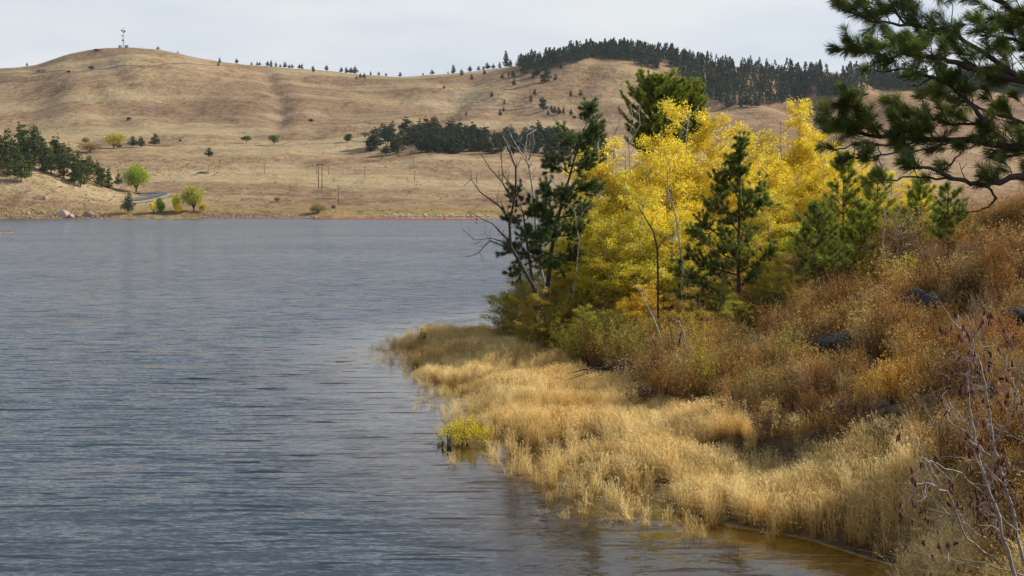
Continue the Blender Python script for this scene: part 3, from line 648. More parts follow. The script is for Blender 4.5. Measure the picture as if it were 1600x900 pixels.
# tiny sage dots and tussocks on the hills: uncountable
sg = MB(); r = np.random.default_rng(33); P = []
for i in range(2600):
    px = r.uniform(-40, 1500); py = r.uniform(85, 333)
    if py < np.interp(px, CX, CY) + 3: continue
    if fbm(np.array([px / 60.]), np.array([py / 18.]), 3, 8)[0] < r.uniform(-.5, .5): continue
    X, Y, Z = far_at(px, py); s = r.uniform(.15, .7) * (1 + (Y - 650) / 1500)
    P.append(np.array([X, Y, Z]) + r.normal(0, 1, (12, 3)) * s * np.array([.7, .7, .3]) + np.array([0, 0, s * .4]))
for (a_, b_, c_, d_, n_) in [(870, 1080, 90, 160, 420), (800, 900, 100, 150, 90), (1060, 1500, 150, 190, 260), (180, 345, 250, 276, 160)]:
    for i in range(n_):
        X, Y, Z = far_at(r.uniform(a_, b_), r.uniform(c_, d_)); s = r.uniform(.5, 1.7) * (1 if Y > 1200 else .5)
        P.append(np.array([X, Y, Z + s * .6]) + r.normal(0, 1, (14, 3)) * s * np.array([.8, .8, .5]))
P = np.concatenate(P); sg.leaves(P, .42, up=.5, r=r)
o = sg.build('sagebrush', M['far_leaf']); o.color = (.13, .09, .06, 1); tag(o, 'tiny dark sagebrush dots scattered over the dry grass hills', 'sagebrush', kind='stuff')

hb = MB(); P = []
for i in range(900):
    px = r.uniform(-60, 235); py = r.uniform(262, 339); X, Y, Z = far_at(px, py)
    if Y > 860: continue
    s_ = r.uniform(.3, .9); P.append(np.array([X, Y, Z + s_ * .3]) + r.normal(0, 1, (26, 3)) * s_ * np.array([1, 1, .4]))
P = np.concatenate(P); hb.leaves(P, .34, up=.5, r=r, a=np.repeat(r.uniform(0, 1, len(P) // 26), 26))
o = hb.build('headland_brush', M['headland_brush']); tag(o, 'grey-brown scrub scattered over the left headland slope', 'brush', kind='stuff')

# ------------------------------------------------------------------ tower, poles, road, rocks, buoys
e = empty('radio_tower', far_at(193, 71.5)); tag(e, 'lattice radio tower with round dishes on top of the left hill', 'tower')
b = MB(); H = 27.0
legs = [(0.9, .5), (-.9, .5), (0, -1.0)]
for k in range(3): b.tube([(legs[k][0], legs[k][1], -1), (legs[k][0] * .8, legs[k][1] * .8, H)], .16, 4)
for i in range(12):
    z0, z1 = i * H / 12, (i + 1) * H / 12
    for k in range(3):
        a_, c_ = legs[k], legs[(k + 1) % 3]; b.tube([(a_[0] * .9, a_[1] * .9, z0), (c_[0] * .9, c_[1] * .9, z1)], .08, 3)
b.build('mast', M['steel'], e)
b = MB(); b.tube([(0, 0, H), (0, 0, H + 3)], [.12, .05], 4); b.build('antenna', M['steel'], e)
for (x, z, rad) in [(-1.9, 23.6, 1.3), (1.9, 22.6, 1.4), (-1.7, 16.5, .9), (-1.2, 10.2, 1.1), (.6, 9.0, .8), (0, 21, .7)]:
    b = MB(); b.tube([(x, -1.2, z), (x, -.9, z), (x, -.3, z)], [rad, rad * .95, rad * .3], 12); b.tube([(x, -.4, z), (0, 0, z)], .09, 3); b.build('dish', M['dish'], e)
bp_ = far_at(186, 71.5)
e = empty('equipment_hut', far_at(188, 72)); tag(e, 'low grey equipment hut left of the tower foot', 'hut')
b = MB(); b.box((0, 0, 1.2), (2.2, 1.6, 1.7)); b.build('wall', M['hut'], e)
b = MB(); b.box((0, 0, 3.0), (2.5, 1.9, .15)); b.build('roof', M['dish'], e)
e = empty('equipment_hut', far_at(198, 72)); tag(e, 'low dark equipment hut right of the tower foot', 'hut')
b = MB(); b.box((0, 0, 1.2), (2.0, 1.6, 1.6)); b.build('wall', M['rock_red'], e)
b = MB(); b.box((0, 0, 2.95), (2.2, 1.8, .15)); b.build('roof', M['dish'], e)

p = far_at(500.5, 294); k = p[1] / F; hh = 40 * k
e = empty('power_pole', p); tag(e, 'two-legged wooden power pole with a crossbar on the plain', 'power pole', 'power poles on the plain')
for x in (-2.7 * k, 2.7 * k):
    b = MB(); b.tube([(x, 0, -1), (x, 0, hh)], [.30, .22], 6); b.build('post', M['wood_pole'], e)
b = MB(); b.box((1 * k, 0, hh - 1.2), (7 * k, .14, .16)); b.build('crossbar', M['wood_pole'], e)
for px, py, hp, lab in [(495, 273, 18, 'short pole just left of the two-legged pole'), (529, 320, 31, 'tall single pole nearest the shore'), (413, 271, 16, 'single pole far left of the two-legged pole'), (570, 278, 18, 'single pole first right of the two-legged pole'),
                        (648, 283, 17, 'single pole second right of the two-legged pole'), (745, 287, 17, 'single pole behind the bare branches'), (646, 257, 12, 'short pole just below the pine shadows'), (513, 273, 15, 'short pole just right of the two-legged pole')]:
    p = far_at(px, py); k = p[1] / F
    e = empty('power_pole', p); tag(e, lab, 'power pole', 'power poles on the plain')
    b = MB(); b.tube([(0, 0, -1), (0, 0, hp * k)], [.22, .15], 5); b.build('post', M['wood_pole'], e)
    b = MB(); b.box((0, 0, hp * k - .8), (1.0, .08, .09)); b.build('crossbar', M['wood_pole'], e)

def strip(name, pts, half, mat, lift):
    c = np.array([far_at(*q) for q in pts]); s_ = np.linspace(0, len(c) - 1, 40); X = np.interp(s_, range(len(c)), c[:, 0]); Y = np.interp(s_, range(len(c)), c[:, 1])
    t = np.stack([np.gradient(X), np.gradient(Y)], 1); t /= np.linalg.norm(t, axis=1)[:, None]; nrm = np.stack([-t[:, 1], t[:, 0]], 1)
    G = []
    for q in (-half, 0, half):
        x = X + nrm[:, 0] * q; y = Y + nrm[:, 1] * q; G.append(np.stack([x, y, [fz(a, b_) + lift for a, b_ in zip(x, y)]], 1))
    G = np.array(G); return grid_obj(name, G[:, :, 0], G[:, :, 1], G[:, :, 2], mat, 0.5)
tag(strip('road_shoulder', [(200, 317), (225, 314), (246, 309), (258, 304), (250, 302.5), (215, 303)], 4.5, M['gravel'], .35), kind='structure')
tag(strip('road', [(200, 315), (225, 312), (246, 307), (256, 303.5), (250, 302.5), (215, 303)], 2.6, M['asphalt'], .8), kind='structure')

M['dirt'] = surf('dirt', lambda t: ramp(t, [(0.35, (0.10, 0.062, 0.038)), (0.65, (0.17, 0.11, 0.065))], noise(t, .08, 4, .7).outputs['Fac']), .95)
for pts_, wd_ in [([(0, 118), (60, 114), (110, 112), (150, 109), (230, 105), (320, 102), (400, 103)], 1.6), ([(490, 196), (560, 192), (610, 187), (650, 181), (700, 178), (780, 171), (835, 167)], 1.1), ([(375, 227), (430, 228), (500, 225), (540, 222)], .9), ([(0, 128), (30, 127), (55, 125)], 4.0)]:
    tag(strip('dirt_track', pts_, wd_, M['dirt'], .35), kind='structure')

def rock_mb(size, seed, flat=.7, cuts=9):
    r = np.random.default_rng(seed); n, m = 14, 9
    th = np.linspace(0, 2 * math.pi, n, endpoint=False); ph = np.linspace(0.08, math.pi - .08, m)
    T, Pp = np.meshgrid(th, ph, indexing='ij'); D = np.stack([np.sin(Pp) * np.cos(T), np.sin(Pp) * np.sin(T), np.cos(Pp)], -1)
    nm = r.normal(size=(cuts, 3)); nm /= np.linalg.norm(nm, axis=1)[:, None]; off = r.uniform(.55, .95, cuts)
    rad = np.ones(D.shape[:2])
    for q in range(cuts):
        dd = (D * nm[q]).sum(-1); rad = np.where(dd > .05, np.minimum(rad, off[q] / np.maximum(dd, .05)), rad)
    rad *= 1 + r.normal(0, .035, rad.shape)
    V = D * rad[..., None] * np.array(size) * np.array([1, 1, flat])
    b = MB(); i = np.arange(n)[:, None]; j = np.arange(m - 1)[None]; i2 = (i + 1) % n
    q = np.stack([i * m + j, i * m + j + 1, i2 * m + j + 1, i2 * m + j], -1).reshape(-1, 4)
    b.add(V.reshape(-1, 3), q, r.uniform(0, 1)); 
    top = np.arange(n) * m; b.add(V[:, 0], [[0, k, k + 1] for k in range(1, n - 1)]); b.add(V[:, -1], [[0, k + 1, k] for k in range(1, n - 1)])
    return b
for i, (px, py, w_, h_, mt, lab) in enumerate([(101, 336, 13, 10, 'rock_red', 'big brown angular slab rock at the waterline of the left headland'), (112, 339, 9, 6, 'rock_tan', 'pale rock leaning against the right side of the big slab'),
        (139, 337, 10, 7, 'rock_pale', 'grey rock pile block right of the big slab'), (122, 339, 7, 4, 'rock_red', 'low dark rock between the big slab and the grey block'), (68, 333, 7, 4, 'rock_pale', 'pale flat rock left of the big slab'),
        (44, 334, 4, 3.5, 'rock_pale', 'small whitish rock near the waterline, far left'), (71, 311, 5, 5, 'rock_tan', 'pale upright rock halfway up the headland slope'), (149, 339, 6, 3.5, 'rock_red', 'small dark rock at the right end of the shore rocks'),
        (318, 271, 12, 3, 'rock_dark', 'dark flat rock outcrop below the lone pine on the plain'), (313, 318, 3, 2, 'white', 'small white boulder beside the broad willow')]):
    p = far_at(px, py); k = p[1] / F
    o = rock_mb((w_ * k, w_ * k * .8, h_ * k / .7), 60 + i).build('rock', M[mt], None, p); o.rotation_euler = (0, R(12) if i in (0, 1) else 0, i * 1.3)
    tag(o, lab, 'rock', 'rocks on the far shore')
r = np.random.default_rng(50)
def riprap(name, n, x0, x1, y0, y1, s0, s1, mat, label):
    b = MB()
    for i in range(n):
        u_ = r.uniform(0, 1) + r.normal(0, .05); px = x0 + (x1 - x0) * u_; X, Y, Z = far_at(px, y1 - (y1 - y0) * abs(r.normal(0, .42)) * (1 - .5 * u_)); s = r.uniform(s0, s1)
        d = r.normal(size=(6, 3)); d = np.array([[1, 0, 0], [-1, 0, 0], [0, 1, 0], [0, -1, 0], [0, 0, 1], [0, 0, -1]]) * s * r.uniform(.6, 1.2, (6, 1)) + r.normal(0, s * .2, (6, 3))
        b.add(d + np.array([X, Y, Z + s * .3]), [[0, 2, 4], [2, 1, 4], [1, 3, 4], [3, 0, 4], [2, 0, 5], [1, 2, 5], [3, 1, 5], [0, 3, 5]], r.uniform())
    tag(b.build(name, mat), label, 'rocks', kind='stuff')
riprap('riprap_stones', 1300, 322, 505, 332, 341.8, .15, .42, M['rock_red'], 'reddish broken rock lining the far shore by the olive bush')
riprap('pale_stones', 330, 600, 760, 334.5, 339, .2, .5, M['rock_pale'], 'white stones strewn along the far shore behind the buoy line')
riprap('shore_stones', 260, -20, 190, 318, 341, .2, .65, M['rock_tan'], 'scattered pale stones on the left headland slope')

e = empty('buoy_line', (P2(620, 343, 640)[0], 640, 0)); tag(e, 'long line of red floats strung along the far shore', 'buoy line')
x0 = P2(548, 343, 600)[0]
pa = np.array([P2(492, 0, 645)[:2], P2(600, 0, 632)[:2], P2(748, 0, 600)[:2]])
qs = np.linspace(0, 1, 90); lx = np.interp(qs, [0, .42, 1], pa[:, 0]) - e.location.x; ly = np.interp(qs, [0, .42, 1], pa[:, 1]) - 640 + np.sin(qs * 9) * 2
b = MB(); b.tube(np.stack([lx, ly, qs * 0 + .02], 1), .05, 5); b.build('rope', M['buoy'], e)
fm = None
for i in range(90):
    if fm is None:
        b = MB(); b.tube([(-.42, 0, 0), (-.3, 0, 0), (.3, 0, 0), (.42, 0, 0)], [.08, .24, .24, .08], 8); fm = b.mesh('float', M['buoy'], True)
    f_ = bpy.data.objects.new('float', fm); COL.objects.link(f_); f_.parent = e; f_.location = (lx[i], ly[i], .06)
for px, Y, lab in [(492, 644, 'red round marker buoy at the left end of the float line'), (745.5, 600, 'red round marker buoy at the right end of the float line'), (695, 618, 'red marker buoy two thirds along the float line')]:
    b = MB(); b.tube([(0, 0, -.2), (0, 0, 0), (0, 0, .5), (0, 0, 1.0), (0, 0, 1.35)], [.35, .6, .68, .45, .06], 10); o = b.build('marker_buoy', M['buoy'], None, (P2(px, 0, Y)[0], Y, 0), True); tag(o, lab, 'buoy', 'marker buoys')
# sandbar at the left edge
b = MB(); r2 = np.random.default_rng(3); th = np.linspace(0, 2 * math.pi, 24, endpoint=False); V = [(0, 0, .28)]
for q in (.5, 1.0):
    for a in th: V.append((math.cos(a) * 6.5 * q * (1 + .1 * math.sin(3 * a)), math.sin(a) * 4 * q, .22 if q < 1 else -.25))
Fq = [[0, 1 + k, 1 + (k + 1) % 24] for k in range(24)]; b.add(V, Fq + [[1 + k, 25 + k, 25 + (k + 1) % 24] for k in range(24)] + [[1 + k, 25 + (k + 1) % 24, 1 + (k + 1) % 24] for k in range(24)])
tag(b.build('sandbar', M['gravel'], None, (-124, 340, 0)), kind='structure')
b = MB(); PP = r2.normal(0, 1, (500, 3)) * np.array([2.2, 1.3, 0]) + np.array([0, 0, .35]); b.leaves(PP, .35, r=r2)
o = b.build('sandbar_grass', M['far_leaf'], None, (-124, 340, 0)); o.color = (.38, .27, .12, 1); tag(o, 'dry grass tufts on the small sandbar at the left edge', 'grass', kind='stuff')

# ------------------------------------------------------------------ instanced ground cover
proto_col = bpy.data.collections.new('cover_prototypes')
def gn_scatter(name, P, rotz, scl, idx, protos, label, cat, tilt=None):
    me = bpy.data.meshes.new(name); n = len(P)
    me.vertices.add(n); me.vertices.foreach_set('co', np.asarray(P, np.float32).ravel())
    rot = np.zeros((n, 3), np.float32); rot[:, 2] = rotz
    if tilt is not None: rot[:, :2] = tilt
    me.attributes.new('rot', 'FLOAT_VECTOR', 'POINT').data.foreach_set('vector', rot.ravel())
    s3 = np.asarray(scl, np.float32); s3 = np.repeat(s3[:, None], 3, 1) if s3.ndim == 1 else s3
    me.attributes.new('scl', 'FLOAT_VECTOR', 'POINT').data.foreach_set('vector', s3.ravel())
    me.attributes.new('idx', 'INT', 'POINT').data.foreach_set('value', np.asarray(idx, np.int32))
    o = bpy.data.objects.new(name, me); COL.objects.link(o)
    c = bpy.data.collections.new(name + '_set')
    for k, pm in enumerate(protos):
        q = bpy.data.objects.new(f'{name}_clump', pm); c.objects.link(q)
    t = bpy.data.node_groups.new(name, 'GeometryNodeTree')
    t.interface.new_socket('Geometry', in_out='INPUT', socket_type='NodeSocketGeometry'); t.interface.new_socket('Geometry', in_out='OUTPUT', socket_type='NodeSocketGeometry')
    gi = t.nodes.new('NodeGroupInput'); go = t.nodes.new('NodeGroupOutput'); ip = t.nodes.new('GeometryNodeInstanceOnPoints'); ci = t.nodes.new('GeometryNodeCollectionInfo')
    ci.inputs['Collection'].default_value = c; ci.inputs['Separate Children'].default_value = True; ci.inputs['Reset Children'].default_value = True
    def na(nm, ty):
        a = t.nodes.new('GeometryNodeInputNamedAttribute'); a.data_type = ty; a.inputs['Name'].default_value = nm; return a.outputs['Attribute']
    ip.inputs['Pick Instance'].default_value = True
    e2r = t.nodes.new('FunctionNodeEulerToRotation')
    t.links.new(gi.outputs[0], ip.inputs['Points']); t.links.new(ci.outputs[0], ip.inputs['Instance'])
    t.links.new(na('rot', 'FLOAT_VECTOR'), e2r.inputs[0]); t.links.new(e2r.outputs[0], ip.inputs['Rotation'])
    t.links.new(na('scl', 'FLOAT_VECTOR'), ip.inputs['Scale']); t.links.new(na('idx', 'INT'), ip.inputs['Instance Index'])
    t.links.new(ip.outputs[0], go.inputs[0])
    md = o.modifiers.new('scatter', 'NODES'); md.node_group = t
    tag(o, label, cat, kind='stuff'); return o

def grass_clump(seed, n=34, h=.66, rad=.13, w=.0065, head=True):
    r = np.random.default_rng(seed); b = MB(); cl = r.normal(0, .10, 2)
    for i in range(n):
        a = r.uniform(0, 6.28); q = rad * math.sqrt(r.uniform()); base = np.array([math.cos(a) * q, math.sin(a) * q, -.05])
        hh = h * r.uniform(.45, 1.2); ln = (cl + r.normal(0, .13, 2) + np.array([-.10, 0])) * hh
        if r.uniform() < .12: ln = ln * 4; hh *= .6
        pts = [base, base + np.array([ln[0] * .25, ln[1] * .25, hh * .5]), base + np.array([ln[0] * .7, ln[1] * .7, hh * .86]), base + np.array([ln[0] * 1.3, ln[1] * 1.3, hh])]
        sd_ = np.array([math.cos(a * 3), math.sin(a * 3), 0]) * w * .5
        V = [pts[0] - sd_, pts[0] + sd_, pts[1] - sd_ * .9, pts[1] + sd_ * .9, pts[2] - sd_ * .7, pts[2] + sd_ * .7, pts[3]]
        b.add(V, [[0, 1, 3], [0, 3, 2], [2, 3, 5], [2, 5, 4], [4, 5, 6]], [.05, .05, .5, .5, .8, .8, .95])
        if head and r.uniform() < .6:      # a slim feathery panicle along the top of the stalk
            k = 5; tt = r.uniform(0, 1.0, k)[:, None]; ax = pts[3] - pts[2]; axn = ax / np.linalg.norm(ax)
            C = pts[2] + ax * tt + r.normal(0, .008, (k, 3)); dd = axn + r.normal(0, .35, (k, 3)); L2 = r.uniform(.022, .045, (k, 1))
            sd2 = np.cross(dd, r.normal(size=(k, 3))); sd2 /= np.linalg.norm(sd2, axis=1)[:, None]
            V = np.stack([C - sd2 * .0055, C + sd2 * .0055, C + dd * L2], 1).reshape(-1, 3); b.add(V, np.arange(k * 3).reshape(k, 3), r.uniform(.8, 1, k).repeat(3))
    return b.mesh('grass_clump', M['grass'])
def brush_clump(seed, n=26, h=1.05, rad=.55, leaves=330, lsz=.042):
    r = np.random.default_rng(seed); b = MB(); P = []
    for i in range(n):
        a = r.uniform(0, 6.28); q = rad * r.uniform(.1, 1); hh = h * r.uniform(.5, 1.1)
        p0 = np.array([math.cos(a) * .05, math.sin(a) * .05, -.05]); p2 = np.array([math.cos(a) * q, math.sin(a) * q, hh]); p1 = (p0 + p2) * .5 + np.array([0, 0, .1 * hh]) + r.normal(0, .04, 3)
        b.tube([p0, p1, p2], [.006, .005, .002], 3, a=.25, cap=False)
        for _ in range(3):
            s_ = p1 + (p2 - p1) * r.uniform(); e_ = s_ + np.array([*r.normal(0, .12, 2), abs(r.normal(.12, .08))]); b.tube([s_, e_], [.003, .0015], 3, a=.3, cap=False)
            P.append(s_ + (e_ - s_) * r.uniform(.3, 1)); P.append(e_)
        P += [p1 + (p2 - p1) * u for u in r.uniform(0, 1, 3)]
    P = np.array(P); idx = r.integers(0, len(P), leaves); b.leaves(P[idx] + r.normal(0, .04, (leaves, 3)), lsz, r=r, aspect=.6)
    return b.mesh('brush_clump', M['brush'])
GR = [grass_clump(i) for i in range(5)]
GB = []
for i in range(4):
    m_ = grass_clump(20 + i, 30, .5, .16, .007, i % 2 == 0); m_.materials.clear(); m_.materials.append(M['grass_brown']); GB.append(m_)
BR = [brush_clump(40 + i) for i in range(4)] + [brush_clump(50 + i, 24, 1.4, .5, 160, .035) for i in range(2)] + [brush_clump(60, 30, .7, .65, 620, .045), brush_clump(61, 34, 1.2, .55, 700, .045)]

r = np.random.default_rng(77)
BOULD = [(*near_at(a_, b_)[:2], w_, d_) for a_, b_, w_, d_ in ((1318, 573, .7, 6), (1285, 573, .7, 6), (1426, 513, .7, 8), (1456, 511, .6, 8), (1592, 514, .6, 5), (1397, 632, .6, 2), (1365, 630, .5, 2), (1375, 474, .8, 3), (1418, 472, .8, 3))]
n = 400000
x = r.uniform(-9, 65, n); y = r.uniform(14, 84, n); px = x / y * F + 800
k = (px > 540) & (px < 2600) & ((px < 1760) | (r.uniform(0, 1, n) < .45)); x, y, px = x[k], y[k], px[k]
z = gz(x, y); den = vnoise(x / 1.3, y / 1.3, 4)
yb = np.interp(x, [-4, 0, 2.4, 4.3, 5.4, 6.7, 9.9, 20], [76, 69, 53.6, 48, 42.8, 37, 34.3, 30]) + fbm(x / 2.0, y / 9, 3, 12) * 1.8
low = (1 - sstep(.9, 1.7, z + fbm(x / 2.5, y / 2.5, 3, 12) * .5)) * (1 - sstep(-1.2, 1.2, y - yb))       # flat shelf of tall straw grass
zz_ = z + fbm(x / 1.1, y / 1.1, 3, 14) * .22; zz_ = np.where(y < 46, zz_ * .5 + z * .5 - .05, zz_); wet = sstep(-.10, .08, zz_) + .07 * sstep(-.38, -.15, zz_) * (1 - sstep(-.16, .06, zz_))         # thins out into the water
path = 1 - .85 * np.exp(-((y - 31.0) / 1.0) ** 2 - ((x - 7.9) / 1.6) ** 2)
pa_ = low * wet * (.42 + .58 * den) * path
kk = r.uniform(0, 1, len(x)) < pa_ * .85
Pg = np.stack([x, y, z], 1)[kk]; m_ = len(Pg)
hs = .50 + .75 * vnoise(Pg[:, 0] / 2.1, Pg[:, 1] / 2.1, 8) + r.normal(0, .1, m_)
hs = np.clip(hs, .35, 1.3) * np.where(Pg[:, 2] < .05, .85, 1)
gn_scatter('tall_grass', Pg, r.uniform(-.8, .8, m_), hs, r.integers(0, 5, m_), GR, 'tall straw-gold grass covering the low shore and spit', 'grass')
up = (1 - low) * (z > .3); up = up * (1 - .78 * (y > yb - 1) * (y < yb + 4.5) * (x < 9.5))      # cover thinned so dark ground deepens the shade under the thicket edge
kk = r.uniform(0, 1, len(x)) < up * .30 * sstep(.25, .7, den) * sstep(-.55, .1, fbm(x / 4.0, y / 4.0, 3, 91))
for bx, by, bw, bd in BOULD:
    if bd > 3: kk &= ~((np.abs(x - bx) < .8) & (y < by + .3) & (y > by - 2.6))
Pb = np.stack([x, y, z], 1)[kk]; m2 = len(Pb)
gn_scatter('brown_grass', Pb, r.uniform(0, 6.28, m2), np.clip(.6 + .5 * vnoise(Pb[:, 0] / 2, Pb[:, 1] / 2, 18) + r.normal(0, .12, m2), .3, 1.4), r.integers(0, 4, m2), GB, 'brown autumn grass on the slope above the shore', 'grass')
br = fbm(x / 3.2, y / 3.2, 3, 40) * .5 + .5
kk = r.uniform(0, 1, len(x)) < up * .17 * sstep(.42, .62, br) + up * .018
kk &= r.uniform(0, 1, len(x)) < .8
for bx, by, bw, bd in BOULD:      # stones and bright bushes stay in view
    kk &= ~((np.abs(x - bx) < bw) & (y < by + .5) & (y > by - bd))
Pq = np.stack([x, y, z], 1)[kk]; m3 = len(Pq)
far_s = np.where(Pq[:, 1] > 45, 1.25, .8)
gn_scatter('dry_brush', Pq, r.uniform(0, 6.28, m3), np.clip(r.normal(.85, .25, m3), .4, 1.6) * far_s, r.integers(0, 8, m3), BR, 'rust, tan and grey-brown dry brush covering the right slope', 'brush')
print('cover', m_, m2, m3)

# ------------------------------------------------------------------ aspens
def aspen(h, seed, nleaf=9000, width=.34, lsz=.062, low=.10, bare=0.0):
    r = np.random.default_rng(seed); wood = MB(); tips = []; wts = []
    nst = 2 if seed % 2 else 3
    for s_ in range(nst):
        a = r.uniform(0, 6.28); off = np.array([math.cos(a), math.sin(a)]) * h * .10 * (s_ > 0)
        hs = h * (1 if s_ == 0 else r.uniform(.6, .9)); zz = np.linspace(-.3, hs, 9)
        wob = np.cumsum(r.normal(0, h * .006, (9, 2)), 0); pts = np.stack([off[0] * np.minimum(1, zz / hs * 2.2) + wob[:, 0], off[1] * np.minimum(1, zz / hs * 2.2) + wob[:, 1], zz], 1)
        wood.tube(pts, np.linspace(h * .0095, h * .0015, 9), 6)
        for b in range(40):
            f = r.uniform(low, .97); p0 = np.array([np.interp(f * hs, zz, pts[:, q]) for q in range(3)])
            a = r.uniform(0, 6.28); ln = h * width * (1 - f * .72) * r.uniform(.45, 1.05) * (0.75 if f < .2 else 1)
            d = np.array([math.cos(a), math.sin(a), r.uniform(.35, 1.1)]); d /= np.linalg.norm(d)
            p1 = p0 + d * ln * .5; p2 = p0 + d * ln + np.array([0, 0, ln * .12])
            wood.tube([p0, p1, p2], [h * .0026, h * .0018, h * .0007], 4, cap=False)
            for c in range(6):
                u = r.uniform(.25, 1); q0 = p0 + (p2 - p0) * u; d2 = d * .5 + r.normal(0, .6, 3); d2[2] += .3; d2 /= np.linalg.norm(d2); q1 = q0 + d2 * ln * r.uniform(.15, .36)
                wood.tube([q0, q1], [h * .0009, h * .0004], 3, cap=False); tips.append((q0, q1)); wts.append(ln ** 1.3)
    T = np.array(tips); wts = np.array(wts); idx = r.choice(len(T), nleaf, p=wts / wts.sum()); u = r.uniform(.1, 1.15, nleaf)[:, None]
    P = T[idx, 0] * (1 - u) + T[idx, 1] * u + r.normal(0, h * .014, (nleaf, 3))
    cl = r.uniform(0, 1, len(T)); crown = MB(); crown.leaves(P, lsz, r=r, a=np.clip(cl[idx] * .5 + r.uniform(0, .5, nleaf), 0, 1), aspect=.85)
    return wood.mesh('trunk', M['bark_grey']), crown.mesh('crown', M['aspen_leaf'])
ASP = [aspen(8, 200 + i, [46000, 44000, 46000, 44000, 42000][i], [.42, .50, .40, .46, .38][i], .068, .03) for i in range(5)]
YEL = (1.06, 1.06, 1); OLV = (.52, .62, .9); GRN = (.62, .88, .8); ORG = (.98, .86, .7); MID = (.80, .86, .9); BRN = (.56, .52, .8)
# px, distance, top row, variant, colour, words
AS = [(822, 68, 415, 0, OLV, 'olive-green, at the left edge over the water'), (858, 64, 405, 1, BRN, 'low, brownish olive under the dark pine'), (886, 61, 450, 2, OLV, 'low and olive in the front left'),
      (905, 67, 300, 3, MID, 'half-turned yellow, right beside the dark pine'), (925, 72, 225, 0, YEL, 'bright yellow, top left of the grove'), (946, 62, 360, 1, MID, 'olive-yellow in the front left'),
      (960, 60, 455, 4, MID, 'low, thin and yellow-olive in the front'), (975, 71, 218, 2, YEL, 'bright yellow behind the olive-yellow one'), (1000, 63, 300, 3, MID, 'yellow-green in the front middle'),
      (1010, 58, 440, 4, ORG, 'low, thin and orange-brown in the front'), (1030, 73, 205, 4, YEL, 'tall yellow below the big pine crown'), (1048, 62, 340, 0, MID, 'yellow with a pale stem, left of the young pine'),
      (1075, 75, 178, 1, YEL, 'tallest, its top under the big pine'), (1090, 60, 470, 2, MID, 'low and yellow-olive behind the leaning stems'), (1112, 74, 192, 3, YEL, 'tall yellow left of the gap'),
      (1100, 66, 330, 2, YEL, 'yellow just behind the young pine'), (1148, 76, 212, 0, YEL, 'yellow with a thin top right over the young pine'), (1182, 77, 204, 4, YEL, 'yellow with a pointed top right of the gap'),
      (1205, 68, 300, 3, MID, 'yellow-green right of the young pine'), (1222, 78, 186, 2, YEL, 'tall yellow, second peak from the right'), (1247, 79, 172, 1, YEL, 'tall yellow peak left of the overhanging branch'),
      (1280, 77, 215, 3, YEL, 'yellow behind the overhanging branch tips'), (1262, 66, 350, 0, GRN, 'yellow-green and low in the middle right'), (1318, 80, 235, 4, YEL, 'yellow behind the second young pine'), (1240, 64, 405, 2, OLV, 'low olive bush form above the brown brush'),
      (1352, 72, 250, 0, YEL, 'yellow, rightmost large one'), (1392, 68, 268, 2, YEL, 'pale yellow between the right young pines'), (1430, 66, 272, 4, YEL, 'yellow-green at the right end'), (1160, 70, 300, 1, YEL, 'yellow filling between the young pine and the gap'),
      (840, 60, 455, 1, BRN, 'very low and brownish at the far left foot of the thicket'), (915, 58, 480, 3, OLV, 'very low and olive above the spit grass'), (968, 56, 490, 0, OLV, 'very low and olive above the brush pile'),
      (1065, 55, 455, 1, BRN, 'low and brown-leaved around the leaning stems'), (1130, 56, 440, 3, OLV, 'low and olive behind the young pine trunk'), (930, 64, 400, 2, MID, 'yellow-olive in the left middle of the grove'),
      (1010, 66, 262, 1, YEL, 'bright yellow in the centre of the grove'), (1050, 70, 235, 3, YEL, 'bright yellow right of the grove centre'), (1130, 72, 235, 2, YEL, 'bright yellow behind the young pine top'), (1205, 74, 240, 0, YEL, 'bright yellow between two taller peaks'),
      (1185, 62, 375, 4, MID, 'yellow-green low on the right of the young pine'), (1300, 70, 290, 1, YEL, 'yellow behind the second young pine stem'), (1340, 66, 345, 3, GRN, 'low yellow-green among the right young pines'), (1240, 72, 270, 3, YEL, 'yellow under the second peak'), (1468, 64, 300, 1, MID, 'pale yellow-green, the rightmost low one behind the small pines'),
      (1330, 60, 360, 2, MID, 'low yellow-green in front of the small bushy pine'), (1400, 62, 345, 3, GRN, 'low yellow-green behind the bare saplings'), (1215, 58, 400, 1, MID, 'low yellow right beside the young pine trunk'), (1290, 72, 250, 4, YEL, 'yellow with a top between the second pine and the last peak')]
for i, (px, Y, top, v, col, wd) in enumerate(AS):
    p = on_bank(px, Y); h = CH - (top - HZ) / F * Y - p[2]; h = max(h, 1.4)
    wide = 1.25 if h > 5 else 1.9
    e = empty('aspen_tree', (p[0], p[1], p[2] - .05), random.uniform(0, 6.28), (h / 8 * wide, h / 8 * wide, h / 8)); tag(e, 'aspen ' + wd, 'aspen', 'aspens in the grove on the bank')
    a, b = (bpy.data.objects.new(nm, me) for nm, me in zip(('trunk', 'crown'), ASP[v]))
    COL.objects.link(a); COL.objects.link(b); a.parent = e; b.parent = e; b.color = (*col, 1)

